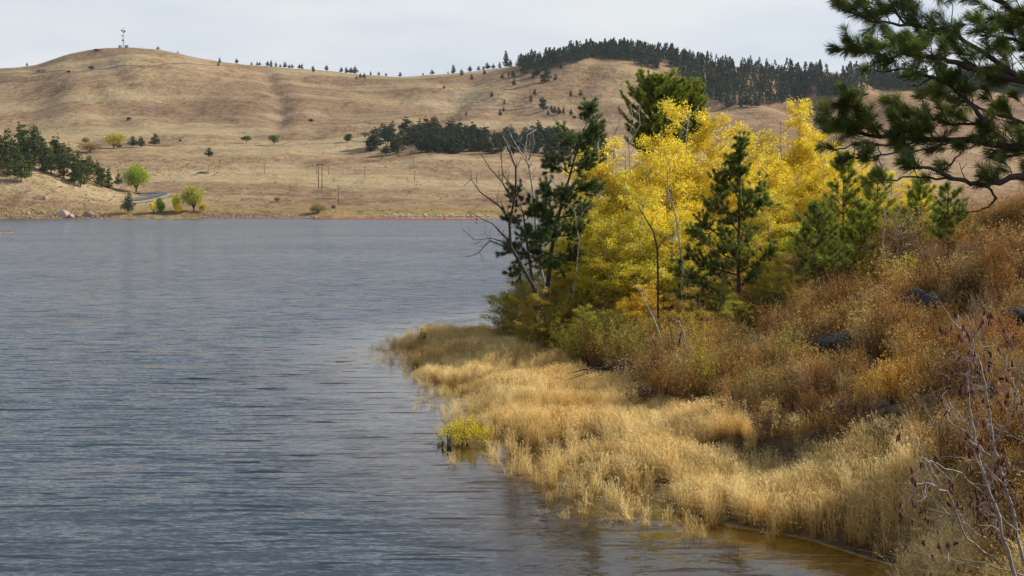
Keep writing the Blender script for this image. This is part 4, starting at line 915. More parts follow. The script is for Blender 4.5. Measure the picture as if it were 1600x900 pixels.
# ------------------------------------------------------------------ pines nearby
def young_pine(h, seed, spread=.30, base=.16, nl=.21, per=62, whorl=5, w=.009, up=.75, dens=1.0, lean=(0, 0), step=.34, side=0.0, rnd=False):
    r = np.random.default_rng(seed); wood = MB(); nd = MB()
    zz = np.linspace(-.3, h, 10); wob = np.cumsum(r.normal(0, h * .003, (10, 2)), 0)
    pts = np.stack([wob[:, 0] + lean[0] * (zz / h) * h, wob[:, 1] + lean[1] * zz, zz], 1)
    wood.tube(pts, np.linspace(h * .014, h * .003, 10), 8)
    P, D = [], []
    z = h * base
    while z < h * .98:
        f = z / h; p0 = np.array([np.interp(z, zz, pts[:, q]) for q in range(3)]); a0 = r.uniform(0, 6.28)
        for b in range(whorl):
            if r.uniform() < .2: continue
            a = a0 + b * 6.28 / whorl + r.normal(0, .2)
            f2 = (f - base) / (1 - base); ln = h * spread * ((1 - f) ** .7 if not rnd else math.sqrt(max(.02, 1 - (1.5 * f2 - .5) ** 2))) * r.uniform(.55, 1.2) + .16; el = (up * (.45 + .75 * f)) * r.uniform(.7, 1.2)
            if side and math.cos(a) * side < -.3: ln *= .6
            d = np.array([math.cos(a), math.sin(a), el]); d /= np.linalg.norm(d)
            n = 5; bp = [p0 + d * ln * s_ + np.array([0, 0, .16 * ln * s_ * s_]) + r.normal(0, .012 * ln, 3) * (s_ > 0) for s_ in np.linspace(0, 1, n)]
            wood.tube(bp, np.linspace(h * .0045, .006, n), 5, cap=False)
            te = (bp[-1] - bp[-2]); te /= np.linalg.norm(te)
            P.append(bp[-1]); D.append(te)
            if r.uniform() < .35: wood.tube([p0, p0 + d * .3 + r.normal(0, .08, 3)], [.006, .003], 3, cap=False)
            m = int((3 + ln * 7) * dens)
            for c in range(m):
                s_ = r.uniform(.3, 1.0) ; q0 = np.array([np.interp(s_ * 4, range(5), [q_[k] for q_ in bp]) for k in range(3)])
                sd2 = np.cross(te, [0, 0, 1.]) * r.choice([-1, 1]); dd = te * .7 + sd2 * r.uniform(.4, .9) + np.array([0, 0, r.uniform(.1, .6)]); dd /= np.linalg.norm(dd)
                q1 = q0 + dd * r.uniform(.12, .46) * min(1, ln + .25)
                wood.tube([q0, q1], [.006, .004], 3, cap=False); P.append(q1); D.append(dd)
                if r.uniform() < .3: P.append((q0 + q1) / 2); D.append(dd)
        z += step * r.uniform(.8, 1.2) * (1 - .3 * f)
    P.append(pts[-1]); D.append(np.array([0, 0, 1.])); P.append(pts[-1] - [0, 0, .15]); D.append(np.array([.1, 0, 1.]))
    nd.needles(P, D, nl, per, w=w, spread=.80, back=.10, r=r, fine=False)
    return wood, nd
def plant_pine(px, Y, top, label, seed, col=(1, 1, 1), base_z=None, **kw):
    p = on_bank(px, Y); h = CH - (top - HZ) / F * Y - p[2]
    w, n_ = young_pine(h, seed, **kw); e = empty('pine_tree', (p[0], p[1], p[2] - .05)); tag(e, label, 'pine tree', 'pines on the near bank')
    w.build('trunk', M['bark_pine'], e); c = n_.build('needles', M['needle'], e); c.color = (*col, 1); tag(c, kind='stuff'); return e
plant_pine(1316, 62, 243, 'second young pine, right of the aspens, with bare lower stem', 2, col=(2.7, 2.1, .9), spread=.26, base=.22, nl=.22, w=.0095, step=.42)
plant_pine(1372, 64, 268, 'young light-green pine behind the overhanging branches', 3, col=(3.2, 2.5, .8), spread=.28, base=.2, nl=.22, w=.0095, step=.45)
plant_pine(1440, 60, 282, 'young light-green pine with dark stem, third from the right', 4, col=(3.2, 2.5, .8), spread=.30, base=.25, nl=.22, w=.0095, step=.42)
plant_pine(1482, 58, 288, 'darker young pine at the right with reddish lower twigs', 5, col=(1.9, 1.7, .9), spread=.32, base=.3, nl=.22, w=.0095, step=.4)
plant_pine(1345, 60, 320, 'small bushy young pine between the second and light-green ones', 6, col=(3.0, 2.4, .8), spread=.42, base=.15, nl=.22, w=.0095, step=.36)
plant_pine(1280, 58, 318, 'small dark young pine at the left foot of the second young pine', 7, col=(2.0, 1.7, .8), spread=.36, base=.2, nl=.22, w=.0095, step=.36)
plant_pine(1032, 84, 130, 'big rounded pine crown rising behind the yellow aspens', 9, col=(2.4, 2.0, .7), spread=.17, base=.62, nl=.22, w=.013, step=.36, dens=1.6, whorl=8, per=60, rnd=True)
plant_pine(1078, 86, 137, 'smaller pine joined to the right of the big rounded pine crown', 10, col=(2.4, 2.0, .7), spread=.09, base=.7, nl=.22, w=.013, step=.36, dens=1.3, whorl=7, per=60, rnd=True)
plant_pine(930, 76, 178, 'slim dark pine top behind the bare white stems', 19, col=(.9, 1, .8), spread=.13, base=.2, nl=.2, w=.009, step=.45, dens=1.0, whorl=5, per=36)

def needled_limb(e, org, Y0, L_, r, col, per=105, nl=.135, w=.0028, back=.11, k=1.0, fine=True, bark='bark_dark', mul=1.0):
    path, r0, r1, dY, dens, reach = L_
    n0 = len(path); pts = px_path(path, Y0, np.linspace(dY[0], dY[1], n0)) - org
    s_ = np.linspace(0, n0 - 1, (n0 - 1) * 4 + 1); pp = np.stack([np.interp(s_, range(n0), pts[:, q]) for q in range(3)], 1); pp[1:-1] += r.normal(0, .010 * k, (len(pp) - 2, 3))
    b = MB(); rad = np.linspace(r0, r1, len(pp)); b.tube(pp, rad, 8); P, D = [], []
    Lt = np.linalg.norm(np.diff(pp, axis=0), axis=1).sum(); m = int(Lt / k * 9 * (dens + .35) * mul)
    for j in range(m):
        u = r.uniform(.12, 1) * (len(pp) - 1); i0 = min(int(u), len(pp) - 2); p0 = pp[i0] + (pp[i0 + 1] - pp[i0]) * (u - i0); t_ = pp[i0 + 1] - pp[i0]; t_ /= np.linalg.norm(t_)
        q = r.normal(0, 1, 3); q[2] = q[2] * .55 + .30; q -= (q @ t_) * t_; q /= np.linalg.norm(q); d = t_ * r.uniform(.3, .9) + q; d /= np.linalg.norm(d)
        ln = reach * r.uniform(.25, 1.0) * (1.1 - .5 * u / len(pp)); p1 = p0 + d * ln * .5 + r.normal(0, .02 * k, 3); d2 = d * .7 + t_ * .4 + np.array([0, 0, .25]); d2 /= np.linalg.norm(d2); p2 = p1 + d2 * ln * .5
        b.tube([p0, p1, p2], [.007 * k, .005 * k, .0035 * k], 5, cap=False)
        if r.uniform() < dens * .9: P.append(p2); D.append(d2)
        for c in range(r.integers(1, 4)):
            s0 = p0 + (p2 - p0) * r.uniform(.3, .95); q3 = d2 * .6 + r.normal(0, .55, 3) + [0, 0, .2]; q3 /= np.linalg.norm(q3); s1 = s0 + q3 * r.uniform(.06, .20) * k
            b.tube([s0, s1], [.0045 * k, .003 * k], 4, cap=False)
            if r.uniform() < dens * .75: P.append(s1); D.append(q3)
    if dens > .2: P.append(pp[-1]); D.append(pp[-1] - pp[-2])
    lo = b.build('limb', M[bark], e)
    if P:
        nd = MB(); nd.needles(P, D, nl, per, w=w, spread=.66, back=back, r=r, fine=fine); o = nd.build('needles', M['needle'], lo); tag(o, kind='stuff'); o.color = (*col, 1)
def px_path(pts, Y, dY=0.0):
    n = len(pts); return np.array([P2(a, c, Y + (dY[i] if np.ndim(dY) else dY * i / max(1, n - 1))) for i, (a, c) in enumerate(pts)])
def ragged_pine(label, trunk, Y, limbs, col, seed, r0=.13, mul=3.3, per=100):
    r = np.random.default_rng(seed); f_ = px_path(trunk, Y); org = np.array([f_[0][0], f_[0][1], g1(f_[0][0], f_[0][1]) - .05])
    e = empty('pine_tree', tuple(org)); tag(e, label, 'pine tree', 'pines on the near bank')
    tp = f_ - org; tp = np.concatenate([[[tp[0][0], tp[0][1], 0]], tp]); b = MB(); b.tube(tp, np.linspace(r0, .02, len(tp)), 8); b.build('trunk', M['bark_pine'], e)
    for L_ in limbs: needled_limb(e, org, Y, L_, r, col, per=per, nl=.21, w=.010, back=.14, k=2.2, fine=False, mul=mul)
ragged_pine('young open-branched pine in front of the yellow aspens', [(1155, 500), (1154, 455), (1154, 400), (1155, 340), (1156, 280), (1156, 240), (1157, 222)], 57,
    [([(1149, 486), (1128, 462), (1104, 443)], .03, .01, (0, -.5), .5, .5), ([(1150, 458), (1132, 437), (1113, 421)], .03, .01, (0, .4), .8, .6), ([(1150, 470), (1100, 470), (1062, 462)], .03, .01, (0, -.6), .9, .6),
     ([(1120, 455), (1085, 440), (1062, 425)], .02, .01, (-.3, .3), 1.0, .6), ([(1154, 430), (1105, 415), (1070, 402)], .03, .01, (0, -.5), 1.0, .7), ([(1154, 410), (1115, 390), (1085, 368)], .03, .01, (0, .6), 1.0, .7),
     ([(1154, 385), (1120, 365), (1098, 348)], .03, .01, (0, -.6), 1.0, .65), ([(1153, 362), (1136, 335), (1124, 300), (1120, 280)], .03, .01, (0, .3), 1.0, .55), ([(1154, 340), (1128, 330), (1108, 322)], .02, .01, (0, -.5), .9, .6),
     ([(1155, 315), (1142, 290), (1137, 268)], .02, .01, (0, .3), 1.1, .4), ([(1156, 272), (1146, 256), (1142, 243)], .015, .008, (0, 0), 1.1, .35), ([(1157, 398), (1168, 365), (1178, 335)], .03, .01, (0, .4), .6, .5),
     ([(1157, 345), (1175, 325), (1195, 318)], .02, .01, (0, -.3), 1.0, .5), ([(1158, 330), (1180, 305), (1190, 286)], .02, .01, (0, .4), 1.0, .45), ([(1156, 425), (1185, 410), (1205, 395)], .03, .01, (0, -.5), .9, .6),
     ([(1156, 445), (1168, 440), (1178, 430)], .02, .01, (0, .4), 1.1, .5), ([(1156, 300), (1156, 255), (1157, 217)], .02, .008, (0, 0), 1.2, .35), ([(1155, 360), (1160, 330), (1165, 300)], .02, .01, (0, -.8), .9, .5), ([(1154, 430), (1150, 400), (1145, 385)], .02, .01, (0, -1.0), .9, .6)], (1.5, 1.4, .8), 28, .10, mul=2.5, per=95)
ragged_pine('tall dark ragged pine at the left end of the grove', [(852, 500), (856, 440), (862, 390), (872, 340), (886, 290), (900, 240), (912, 200)], 62,
    [([(912, 205), (920, 185), (922, 172)], .02, .01, (0, 0), 1.3, .7), ([(904, 235), (890, 225), (880, 212)], .02, .01, (0, .5), 1.2, .7), ([(900, 240), (922, 225), (932, 205)], .02, .01, (0, -.5), 1.2, .7),
     ([(892, 270), (875, 262), (862, 262)], .03, .01, (0, -.6), 1.3, .8), ([(892, 270), (915, 262), (928, 250)], .03, .01, (0, .6), 1.2, .8), ([(886, 290), (905, 300), (925, 292)], .03, .01, (0, -.5), 1.2, .8),
     ([(880, 315), (862, 305), (848, 296)], .03, .01, (0, .8), 1.2, .7), ([(872, 340), (850, 335), (828, 325)], .03, .01, (0, -.6), 1.1, .8), ([(872, 340), (895, 335), (915, 330)], .03, .01, (0, .4), 1.0, .8),
     ([(866, 365), (845, 370), (822, 372)], .03, .01, (0, .5), 1.1, .9), ([(866, 370), (888, 368), (905, 362)], .03, .01, (0, -.7), 1.1, .9), ([(860, 395), (840, 402), (815, 402)], .03, .01, (0, -.4), 1.0, .9),
     ([(860, 400), (880, 408), (900, 405)], .03, .01, (0, .6), 1.0, .9), ([(862, 385), (862, 365), (858, 345)], .03, .01, (0, -1.2), 1.1, .8), ([(876, 330), (884, 315), (886, 300)], .03, .01, (0, -1.2), 1.1, .8)], (.85, .95, .75), 8)  # needles coloured darker for this pine's backlit shade
ragged_pine('short dark ragged pine leaning over the water beside the dead tree', [(838, 490), (832, 440), (826, 400), (822, 370), (818, 335), (812, 318)], 61,
    [([(814, 330), (806, 315), (808, 300)], .02, .01, (0, 0), 1.0, .5), ([(818, 345), (835, 335), (846, 322)], .02, .01, (0, -.4), 1.1, .6), ([(820, 360), (806, 352), (798, 345)], .02, .01, (0, .4), 1.0, .5),
     ([(822, 380), (840, 375), (856, 372)], .02, .01, (0, -.6), 1.1, .8), ([(824, 395), (808, 396), (794, 392)], .02, .01, (0, .5), 1.0, .6), ([(828, 415), (846, 420), (866, 418)], .02, .01, (0, -.4), 1.0, .8), ([(828, 420), (812, 428), (800, 430)], .02, .01, (0, .5), .8, .6)], (.8, .9, .75), 18, .09)

# ------------------------------------------------------------------ bare and dead trees
def grow(b, p, d, ln, rad, depth, r, curl=.25, upb=.15, kids=3, tips=None):
    n = 5; pts = [p]; dd = d.copy()
    for i in range(n - 1):
        dd = dd + r.normal(0, curl, 3) * .5; dd[2] += upb * .3; dd /= np.linalg.norm(dd); pts.append(pts[-1] + dd * ln / (n - 1))
    b.tube(pts, np.linspace(rad, rad * .5, n), 5 if rad > .01 else 3, cap=False)
    if tips is not None: tips.append(pts[-1])
    if depth <= 0: return
    for k in range(kids):
        i = r.integers(1, n); q = r.normal(0, 1, 3); q -= (q @ dd) * dd; q /= np.linalg.norm(q) + 1e-9
        nd_ = dd * r.uniform(.6, 1.1) + q * r.uniform(.5, 1.0); nd_ /= np.linalg.norm(nd_)
        grow(b, pts[i], nd_, ln * r.uniform(.45, .72), rad * .52, depth - 1, r, curl, upb, kids, tips)
def px_path(pts, Y, dY=0.0):
    n = len(pts); return np.array([P2(a, c, Y + (dY[i] if np.ndim(dY) else dY * i / max(1, n - 1))) for i, (a, c) in enumerate(pts)])
def traced_tree(name, label, cat, limbs, Y, mat, seed, depth=2, twig=.6, group=None, base_px=None, kids=2, upb=.3, sc=1.0):
    r = np.random.default_rng(seed); first = px_path(limbs[0][0], Y, limbs[0][3] if len(limbs[0]) > 3 else 0)
    o_ = first[0]; z0 = g1(o_[0], o_[1]); org = np.array([o_[0], o_[1], z0 - .05]); e = empty(name, tuple(org)); tag(e, label, cat, group)
    for k, L_ in enumerate(limbs):
        pts = px_path(L_[0], Y, L_[3] if len(L_) > 3 else 0.0) - org
        if k == 0: pts = np.concatenate([[[pts[0][0], pts[0][1], min(0, pts[0][2]) ]], pts]) if pts[0][2] > .02 else pts
        b = MB(); rad = np.linspace(L_[1], L_[2], len(pts)); b.tube(pts, rad, 7)
        for i in range(1, len(pts)):
            seg = pts[i] - pts[i - 1]; m = max(1, int(np.linalg.norm(seg) / (.28 * sc)))
            for j in range(m):
                q = r.normal(0, 1, 3); t_ = seg / np.linalg.norm(seg); q -= (q @ t_) * t_; q /= np.linalg.norm(q)
                if k == 0 and i < len(pts) * .35: continue
                nd_ = t_ * .8 + q * .8; nd_ /= np.linalg.norm(nd_)
                grow(b, pts[i - 1] + seg * r.uniform(), nd_, twig * r.uniform(.5, 1.2), min(rad[i] * .5, .014 * sc), depth - 1, r, .35, upb, kids)
        b.build('trunk' if k == 0 else 'branch', mat, e)
    return e
GBT = 'bare trees at the left of the grove'
traced_tree('dead_tree', 'dark dead tree with bare branches reaching left over the water', 'dead tree',
    [([(848, 495), (835, 450), (812, 410), (798, 385), (796, 350), (806, 300), (806, 262), (797, 240), (790, 222)], .10, .022, -2),
     ([(796, 378), (770, 350), (745, 338), (732, 330)], .035, .010, -1), ([(797, 388), (765, 376), (748, 395), (728, 403)], .032, .008, 1.5), ([(797, 382), (768, 372), (742, 375), (722, 358)], .03, .008, -2),
     ([(800, 345), (778, 320), (750, 300), (736, 280), (724, 292)], .04, .010, 1), ([(804, 320), (785, 285), (765, 262), (748, 236)], .04, .010, -1), ([(806, 300), (785, 272), (783, 235), (775, 215)], .03, .008, 0)],
    60, M['bark_dark'], 3, depth=3, twig=.55, group=GBT, kids=2)
traced_tree('dead_tree', 'grey dead tree with pale forked top behind the dark one', 'dead tree',
    [([(862, 485), (845, 420), (838, 370), (834, 310), (828, 268), (820, 238), (824, 210), (838, 203)], .075, .018, 1),
     ([(828, 262), (810, 232), (800, 215), (797, 205)], .03, .010, 1), ([(826, 250), (835, 225), (832, 205), (822, 190)], .03, .010, -1), ([(834, 310), (815, 290), (808, 255), (786, 213)], .03, .010, 1.5), ([(836, 340), (850, 315), (868, 300)], .03, .010, 1)],
    63, M['bark_grey'], 4, depth=3, twig=.5, group=GBT)
for i, (limbs, Y, lab) in enumerate([
    ([([(936, 330), (936, 260), (934, 200), (930, 160), (921, 138)], .05, .015, 0), ([(935, 215), (950, 190), (958, 180)], .02, .008, 0), ([(932, 165), (943, 140), (944, 128)], .02, .008, 0), ([(936, 240), (915, 215), (906, 180), (908, 165)], .02, .008, 1)], 74, 'bare white-stemmed tree with a forked top above the aspens'),
    ([([(955, 330), (958, 250), (962, 205), (948, 180), (955, 155)], .04, .012, 0), ([(960, 210), (972, 180), (965, 160)], .02, .008, 0)], 75, 'bare reddish thin tree right of the white forked one'),
    ([([(985, 330), (984, 250), (982, 215), (990, 190), (985, 165)], .045, .012, 0), ([(983, 225), (1000, 195), (998, 165), (988, 150)], .025, .008, 1), ([(984, 220), (968, 200), (962, 178)], .02, .008, 0)], 76, 'bare grey crooked tree in front of the big pine crown'),
    ([([(895, 470), (905, 380), (898, 330), (880, 300), (860, 280)], .04, .012, 0), ([(902, 350), (915, 325), (930, 318)], .02, .008, 0)], 61, 'bare grey stem leaning left in front of the tall dark pine')]):
    traced_tree('bare_tree', lab, 'bare tree', limbs, Y, M['bark_grey'], 20 + i, depth=2, twig=.6, group=GBT)
for i, (limbs, Y, mt, lab) in enumerate([
    ([([(1066, 420), (1062, 380), (1056, 340), (1048, 310), (1043, 295)], .045, .015, 0)], 57, 'bark_grey', 'pale thin aspen stem left of the young pine'),
    ([([(1028, 430), (1027, 390), (1021, 362), (1008, 340), (997, 322)], .05, .015, 0), ([(1027, 390), (1038, 372), (1055, 365)], .025, .010, 0)], 56, 'bark_dark', 'dark forked bare stem in the middle of the aspens'),
    ([([(1084, 612), (1072, 590), (1063, 570), (1060, 545), (1064, 520)], .07, .03, 0), ([(1063, 560), (1050, 530), (1045, 500)], .03, .012, 0)], 48.5, 'bark_dark', 'dark leaning trunk at the front edge of the thicket'),
    ([([(1092, 606), (1084, 585), (1080, 565), (1072, 540), (1068, 520), (1060, 500)], .045, .015, 0), ([(1068, 524), (1055, 530), (1050, 535)], .02, .008, 0)], 48, 'bark_grey', 'pale curved stem beside the dark leaning trunk'),
    ([([(1036, 545), (1030, 520), (1020, 495), (1010, 475), (1000, 455), (985, 440)], .035, .012, 0)], 51, 'bark_grey', 'thin pale stem curving left in front of the aspens'),
    ([([(1384, 412), (1378, 380), (1384, 345), (1380, 320)], .03, .012, 0), ([(1384, 390), (1400, 370), (1418, 360)], .02, .008, 0)], 56, 'bark_grey', 'pale bare sapling between the right young pines'),
    ([([(1403, 405), (1402, 375), (1398, 340), (1412, 318)], .03, .012, 0), ([(1401, 370), (1390, 345), (1382, 330)], .02, .008, 0)], 57, 'bark_grey', 'pale bare sapling just left of the pine with dark stem')]):
    traced_tree('bare_sapling', lab, 'bare tree', limbs, Y, M[mt], 40 + i, depth=2, twig=.45, group='bare stems among the aspens')
traced_tree('dead_stick', 'thin black dead stick standing upright on the slope', 'dead stick', [([(1345, 550), (1344, 520), (1341, 485), (1337, 453)], .045, .02, 0), ([(1341, 470), (1345, 462)], .015, .008, 0)], near_at(1345, 552)[1], M['bark_dark'], 60, depth=1, twig=.08)

# brush pile
e = empty('brush_pile', on_bank(980, 51)); tag(e, 'heap of dark dead branches at the foot of the thicket', 'brush pile')
r = np.random.default_rng(66); bk = MB()
for i in range(110):
    a = np.array([r.uniform(-1.6, 1.9), r.uniform(-.7, .9), r.uniform(0, .45)]); d = np.array([-1 + r.normal(0, .25), r.normal(0, .4), -.22 + r.normal(0, .18)]); ln = r.uniform(.6, 1.7)
    a[2] += .55 * (1 - abs(a[0]) / 2.2); bk.tube([a - d * ln * .5, a + [0, 0, .06], a + d * ln * .5], [.022, .018, .008], 4)
bk.build('branches', M['bark_black'], e)

# ------------------------------------------------------------------ rocks on the near bank
def bank_rock(px, py, Y, size, lab, seed, rot=(0, 0, 0), mat='rock_dark', flat=.7):
    p = near_at(px, py + 8); k = 1.4 * p[1] / Y; size = tuple(q * k for q in size); o = rock_mb(size, seed, flat, 14).build('boulder', M[mat], None, (p[0], p[1], p[2] + size[2] * .80)); o.rotation_euler = rot; tag(o, lab, 'boulder', 'dark boulders on the slope'); return o
bank_rock(1303, 565, 39.5, (.66, .45, .50), 'black flat-topped boulder tilted on the middle of the slope', 81, (0, R(-28), .2))
bank_rock(1426, 505, 40.5, (.30, .32, .66), 'black upright boulder or stump beneath the yellow bushes', 82, (0, R(15), .5))
bank_rock(1456, 503, 41.0, (.36, .32, .46), 'smaller black rock right of the upright black one', 83)
bank_rock(1592, 506, 30, (.30, .3, .22), 'dark rock at the right edge of the slope', 84)

# ------------------------------------------------------------------ individual shrubs
def shrub(px, Y, h, w, nst, nleaf, lsz, col, label, seed, name='shrub', cat='shrub', mat='twig_brown', leafy='shrub_leaf', zoff=0.0, thick=.008, spiky=False):
    if Y > 100:            # a row instead of a distance: find the ground there
        row = Y; x, Y, z = near_at(px, row)
    else:
        x = (px - 800) / F * Y; z = max(g1(x, Y), -.25) + zoff
    e = empty(name, (x, Y, z)); tag(e, label, cat)
    r = np.random.default_rng(seed); b = MB(); tips = []; seg = []
    for i in range(nst):
        a = r.uniform(0, 6.28); q = w / 2 * r.uniform(.1, 1); hh = h * r.uniform(.6, 1.0) * (1 - .35 * (q / (w / 2)) ** 2)
        s0 = np.array([math.cos(a) * q * .4, math.sin(a) * q * .4, -.1]); p1 = np.array([math.cos(a) * q * .75, math.sin(a) * q * .75, hh * .5]) + r.normal(0, .03, 3); p2 = np.array([math.cos(a) * q, math.sin(a) * q, hh])
        b.tube([s0, p1, p2], [thick, thick * .7, thick * .25], 4, cap=False); seg += [(p1, p2)] * 2 + [((s0 + p1) / 2, p1)]
        for c in range(7):
            s_ = p1 + (p2 - p1) * r.uniform(-.3, .9); q2 = s_ + (np.array([math.cos(a), math.sin(a), 1.6]) * .5 + r.normal(0, .45, 3)) * h * .13; b.tube([s_, q2], [thick * .35, thick * .15], 3, cap=False); seg.append((s_, q2))
    b.build('stems', M[mat], e)
    if nleaf:
        S = np.array(seg); idx = r.integers(0, len(S), nleaf); u = r.uniform(0, 1.1, nleaf)[:, None]; P = S[idx, 0] * (1 - u) + S[idx, 1] * u + r.normal(0, .035, (nleaf, 3)); P[:, 2] = np.maximum(P[:, 2], .02)
        c = MB(); c.leaves(P, lsz, r=r, aspect=.6, a=np.clip(r.uniform(0, 1, len(S))[idx] * .5 + r.uniform(0, .5, nleaf), 0, 1)); o = c.build('leaves', M[leafy], e); o.color = (*col, 1); tag(o, kind='stuff')
    return e
shrub(727, 41.6, .95, 1.8, 90, 4200, .045, (.78, .66, .05), 'bright yellow willow bush standing in the water off the spit', 1)
shrub(690, 41.2, .35, .5, 14, 260, .04, (.32, .40, .05), 'small green sprig in the water left of the yellow willow', 2)
shrub(1397, 632, 1.15, 1.6, 40, 2600, .05, (.80, .45, .07), 'low orange and yellow leaved shrub on the slope', 3)
shrub(1357, 625, .9, .55, 10, 350, .04, (.58, .52, .08), 'pale yellow sprigs at the left side of the orange shrub', 4)
shrub(1165, 600, 2.1, 2.2, 46, 2300, .04, (.36, .33, .07), 'tall twiggy olive shrub in front of the young pine trunk', 5)
shrub(1220, 600, 2.0, 1.9, 34, 1300, .04, (.42, .40, .08), 'open twiggy shrub with yellowish leaves right of the tall one', 6)
shrub(1120, 600, 1.6, 1.8, 30, 1500, .04, (.50, .42, .06), 'yellow-olive shrub left of the tall twiggy one', 7)
shrub(853, 60, 1.0, 1.7, 26, 1100, .07, (.75, .50, .04), 'golden-orange leafy bush at the foot of the left thicket', 8)
shrub(800, 66, 2.6, 2.0, 40, 1700, .06, (.22, .24, .07), 'grey-green leafy shrub hanging over the water at the spit neck', 9)
shrub(1010, 50, 1.5, 2.6, 36, 1800, .05, (.28, .22, .08), 'brownish low bush left of the leaning trunks', 10)
shrub(940, 55, 1.8, 3.2, 50, 3000, .055, (.33, .33, .07), 'wide olive bush above the brush pile', 11)
shrub(1375, 474, 2.3, 2.4, 36, 3000, .06, (.72, .55, .06), 'yellow leafy bush behind the upright black boulder, left one', 12)
shrub(1418, 472, 2.0, 2.0, 30, 2400, .06, (.75, .60, .07), 'yellow leafy bush behind the upright black boulder, right one', 13)
shrub(1250, 670, .8, 1.5, 30, 700, .04, (.14, .08, .05), 'low bush coloured dark for the shade on the bank', 14)  # this bush and the next are coloured dark to suggest bank shade
shrub(1330, 668, .7, 1.3, 26, 600, .035, (.15, .09, .06), 'low bush coloured dark for the shade under the orange shrub', 15)
shrub(1535, 530, 1.8, 1.3, 26, 700, .035, (.34, .26, .20), 'grey-tan bare brush at right above the red grass', 16)
shrub(1478, 575, .95, 1.6, 30, 900, .035, (.40, .33, .26), 'grey fluffy dry shrub in front of the black rocks', 17)
shrub(962, 31.3, .28, .85, 16, 380, .03, (.55, .42, .20), 'small dry bush sticking out of the water near the shore', 18)
shrub(660, 69, .9, .5, 10, 160, .06, (.13, .15, .05), 'dark leafy weed standing at the spit tip', 19)
shrub(752, 72, .9, .6, 12, 160, .06, (.12, .10, .05), 'dark leafy weed on the far edge of the spit', 20)
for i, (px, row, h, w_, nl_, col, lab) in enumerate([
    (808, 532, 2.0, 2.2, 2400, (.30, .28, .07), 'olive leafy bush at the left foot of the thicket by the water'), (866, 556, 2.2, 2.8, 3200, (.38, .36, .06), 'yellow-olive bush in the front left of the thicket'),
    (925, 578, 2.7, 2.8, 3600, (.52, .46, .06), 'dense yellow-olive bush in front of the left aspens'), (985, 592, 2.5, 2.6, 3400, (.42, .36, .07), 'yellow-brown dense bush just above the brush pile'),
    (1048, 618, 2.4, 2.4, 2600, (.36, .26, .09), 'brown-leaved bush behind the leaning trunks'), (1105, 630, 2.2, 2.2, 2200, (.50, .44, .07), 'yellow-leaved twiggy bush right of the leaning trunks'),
    (1190, 655, 1.8, 2.0, 1500, (.34, .28, .09), 'brownish twiggy bush on top of the cut bank'), (1150, 668, 1.1, 2.0, 1300, (.12, .08, .045), 'low bush coloured dark for the shade under the twiggy bushes'),
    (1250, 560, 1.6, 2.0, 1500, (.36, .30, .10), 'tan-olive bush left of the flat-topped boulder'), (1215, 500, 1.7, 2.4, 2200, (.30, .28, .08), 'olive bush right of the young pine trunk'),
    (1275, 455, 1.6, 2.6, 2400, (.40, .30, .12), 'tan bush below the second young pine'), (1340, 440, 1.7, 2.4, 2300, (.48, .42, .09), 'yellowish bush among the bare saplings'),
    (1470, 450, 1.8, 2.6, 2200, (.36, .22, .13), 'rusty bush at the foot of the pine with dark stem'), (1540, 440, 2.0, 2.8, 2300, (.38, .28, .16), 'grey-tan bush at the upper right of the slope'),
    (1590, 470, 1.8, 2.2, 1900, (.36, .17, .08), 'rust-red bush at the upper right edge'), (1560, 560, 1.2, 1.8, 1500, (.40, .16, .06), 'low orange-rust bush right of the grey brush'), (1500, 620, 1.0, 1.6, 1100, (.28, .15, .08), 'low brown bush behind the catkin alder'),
    (895, 566, 1.5, 2.2, 1900, (.46, .42, .07), 'low yellow-olive bush reaching onto the spit grass'), (1012, 640, .9, 1.6, 900, (.13, .085, .05), 'low bush coloured dark for the shade right of the brush pile'), (1072, 600, 2.6, 2.2, 2600, (.56, .48, .06), 'yellow bush right behind the leaning trunks'),
    (1230, 600, 1.9, 2.2, 1600, (.44, .38, .09), 'yellowish twiggy bush between the tall shrub and the boulder'), (1270, 640, 1.0, 1.8, 1100, (.26, .15, .07), 'brown bush on the edge of the cut bank'), (1330, 690, .8, 1.8, 900, (.16, .10, .06), 'bush coloured dark for shade, hanging over the cut bank'),
    (1390, 700, .7, 1.5, 800, (.14, .09, .055), 'low bush coloured dark for shade at the right part of the cut bank'), (1205, 690, .8, 1.6, 800, (.17, .11, .06), 'low bush coloured dark for shade at the left foot of the cut bank')]):  # the dark low bushes paint in shade under the thicket and cut bank
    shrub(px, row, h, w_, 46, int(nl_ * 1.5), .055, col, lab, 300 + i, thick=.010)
for i, (px, h) in enumerate([(691.5, .18), (700, .32), (703.5, .26)]):
    x, Y = (px - 800) / F * 40.8, 40.8; b = MB(); b.tube([(0, 0, -.5), (0, 0, h)], [.035, .03], 6); o = b.build('wooden_stub', M['bark_dark'], None, (x, Y, 0)); tag(o, f'{["short leftmost", "tall middle", "slightly shorter right"][i]} black stub poking out of the water by the yellow willow', 'stub', 'stubs in the water')

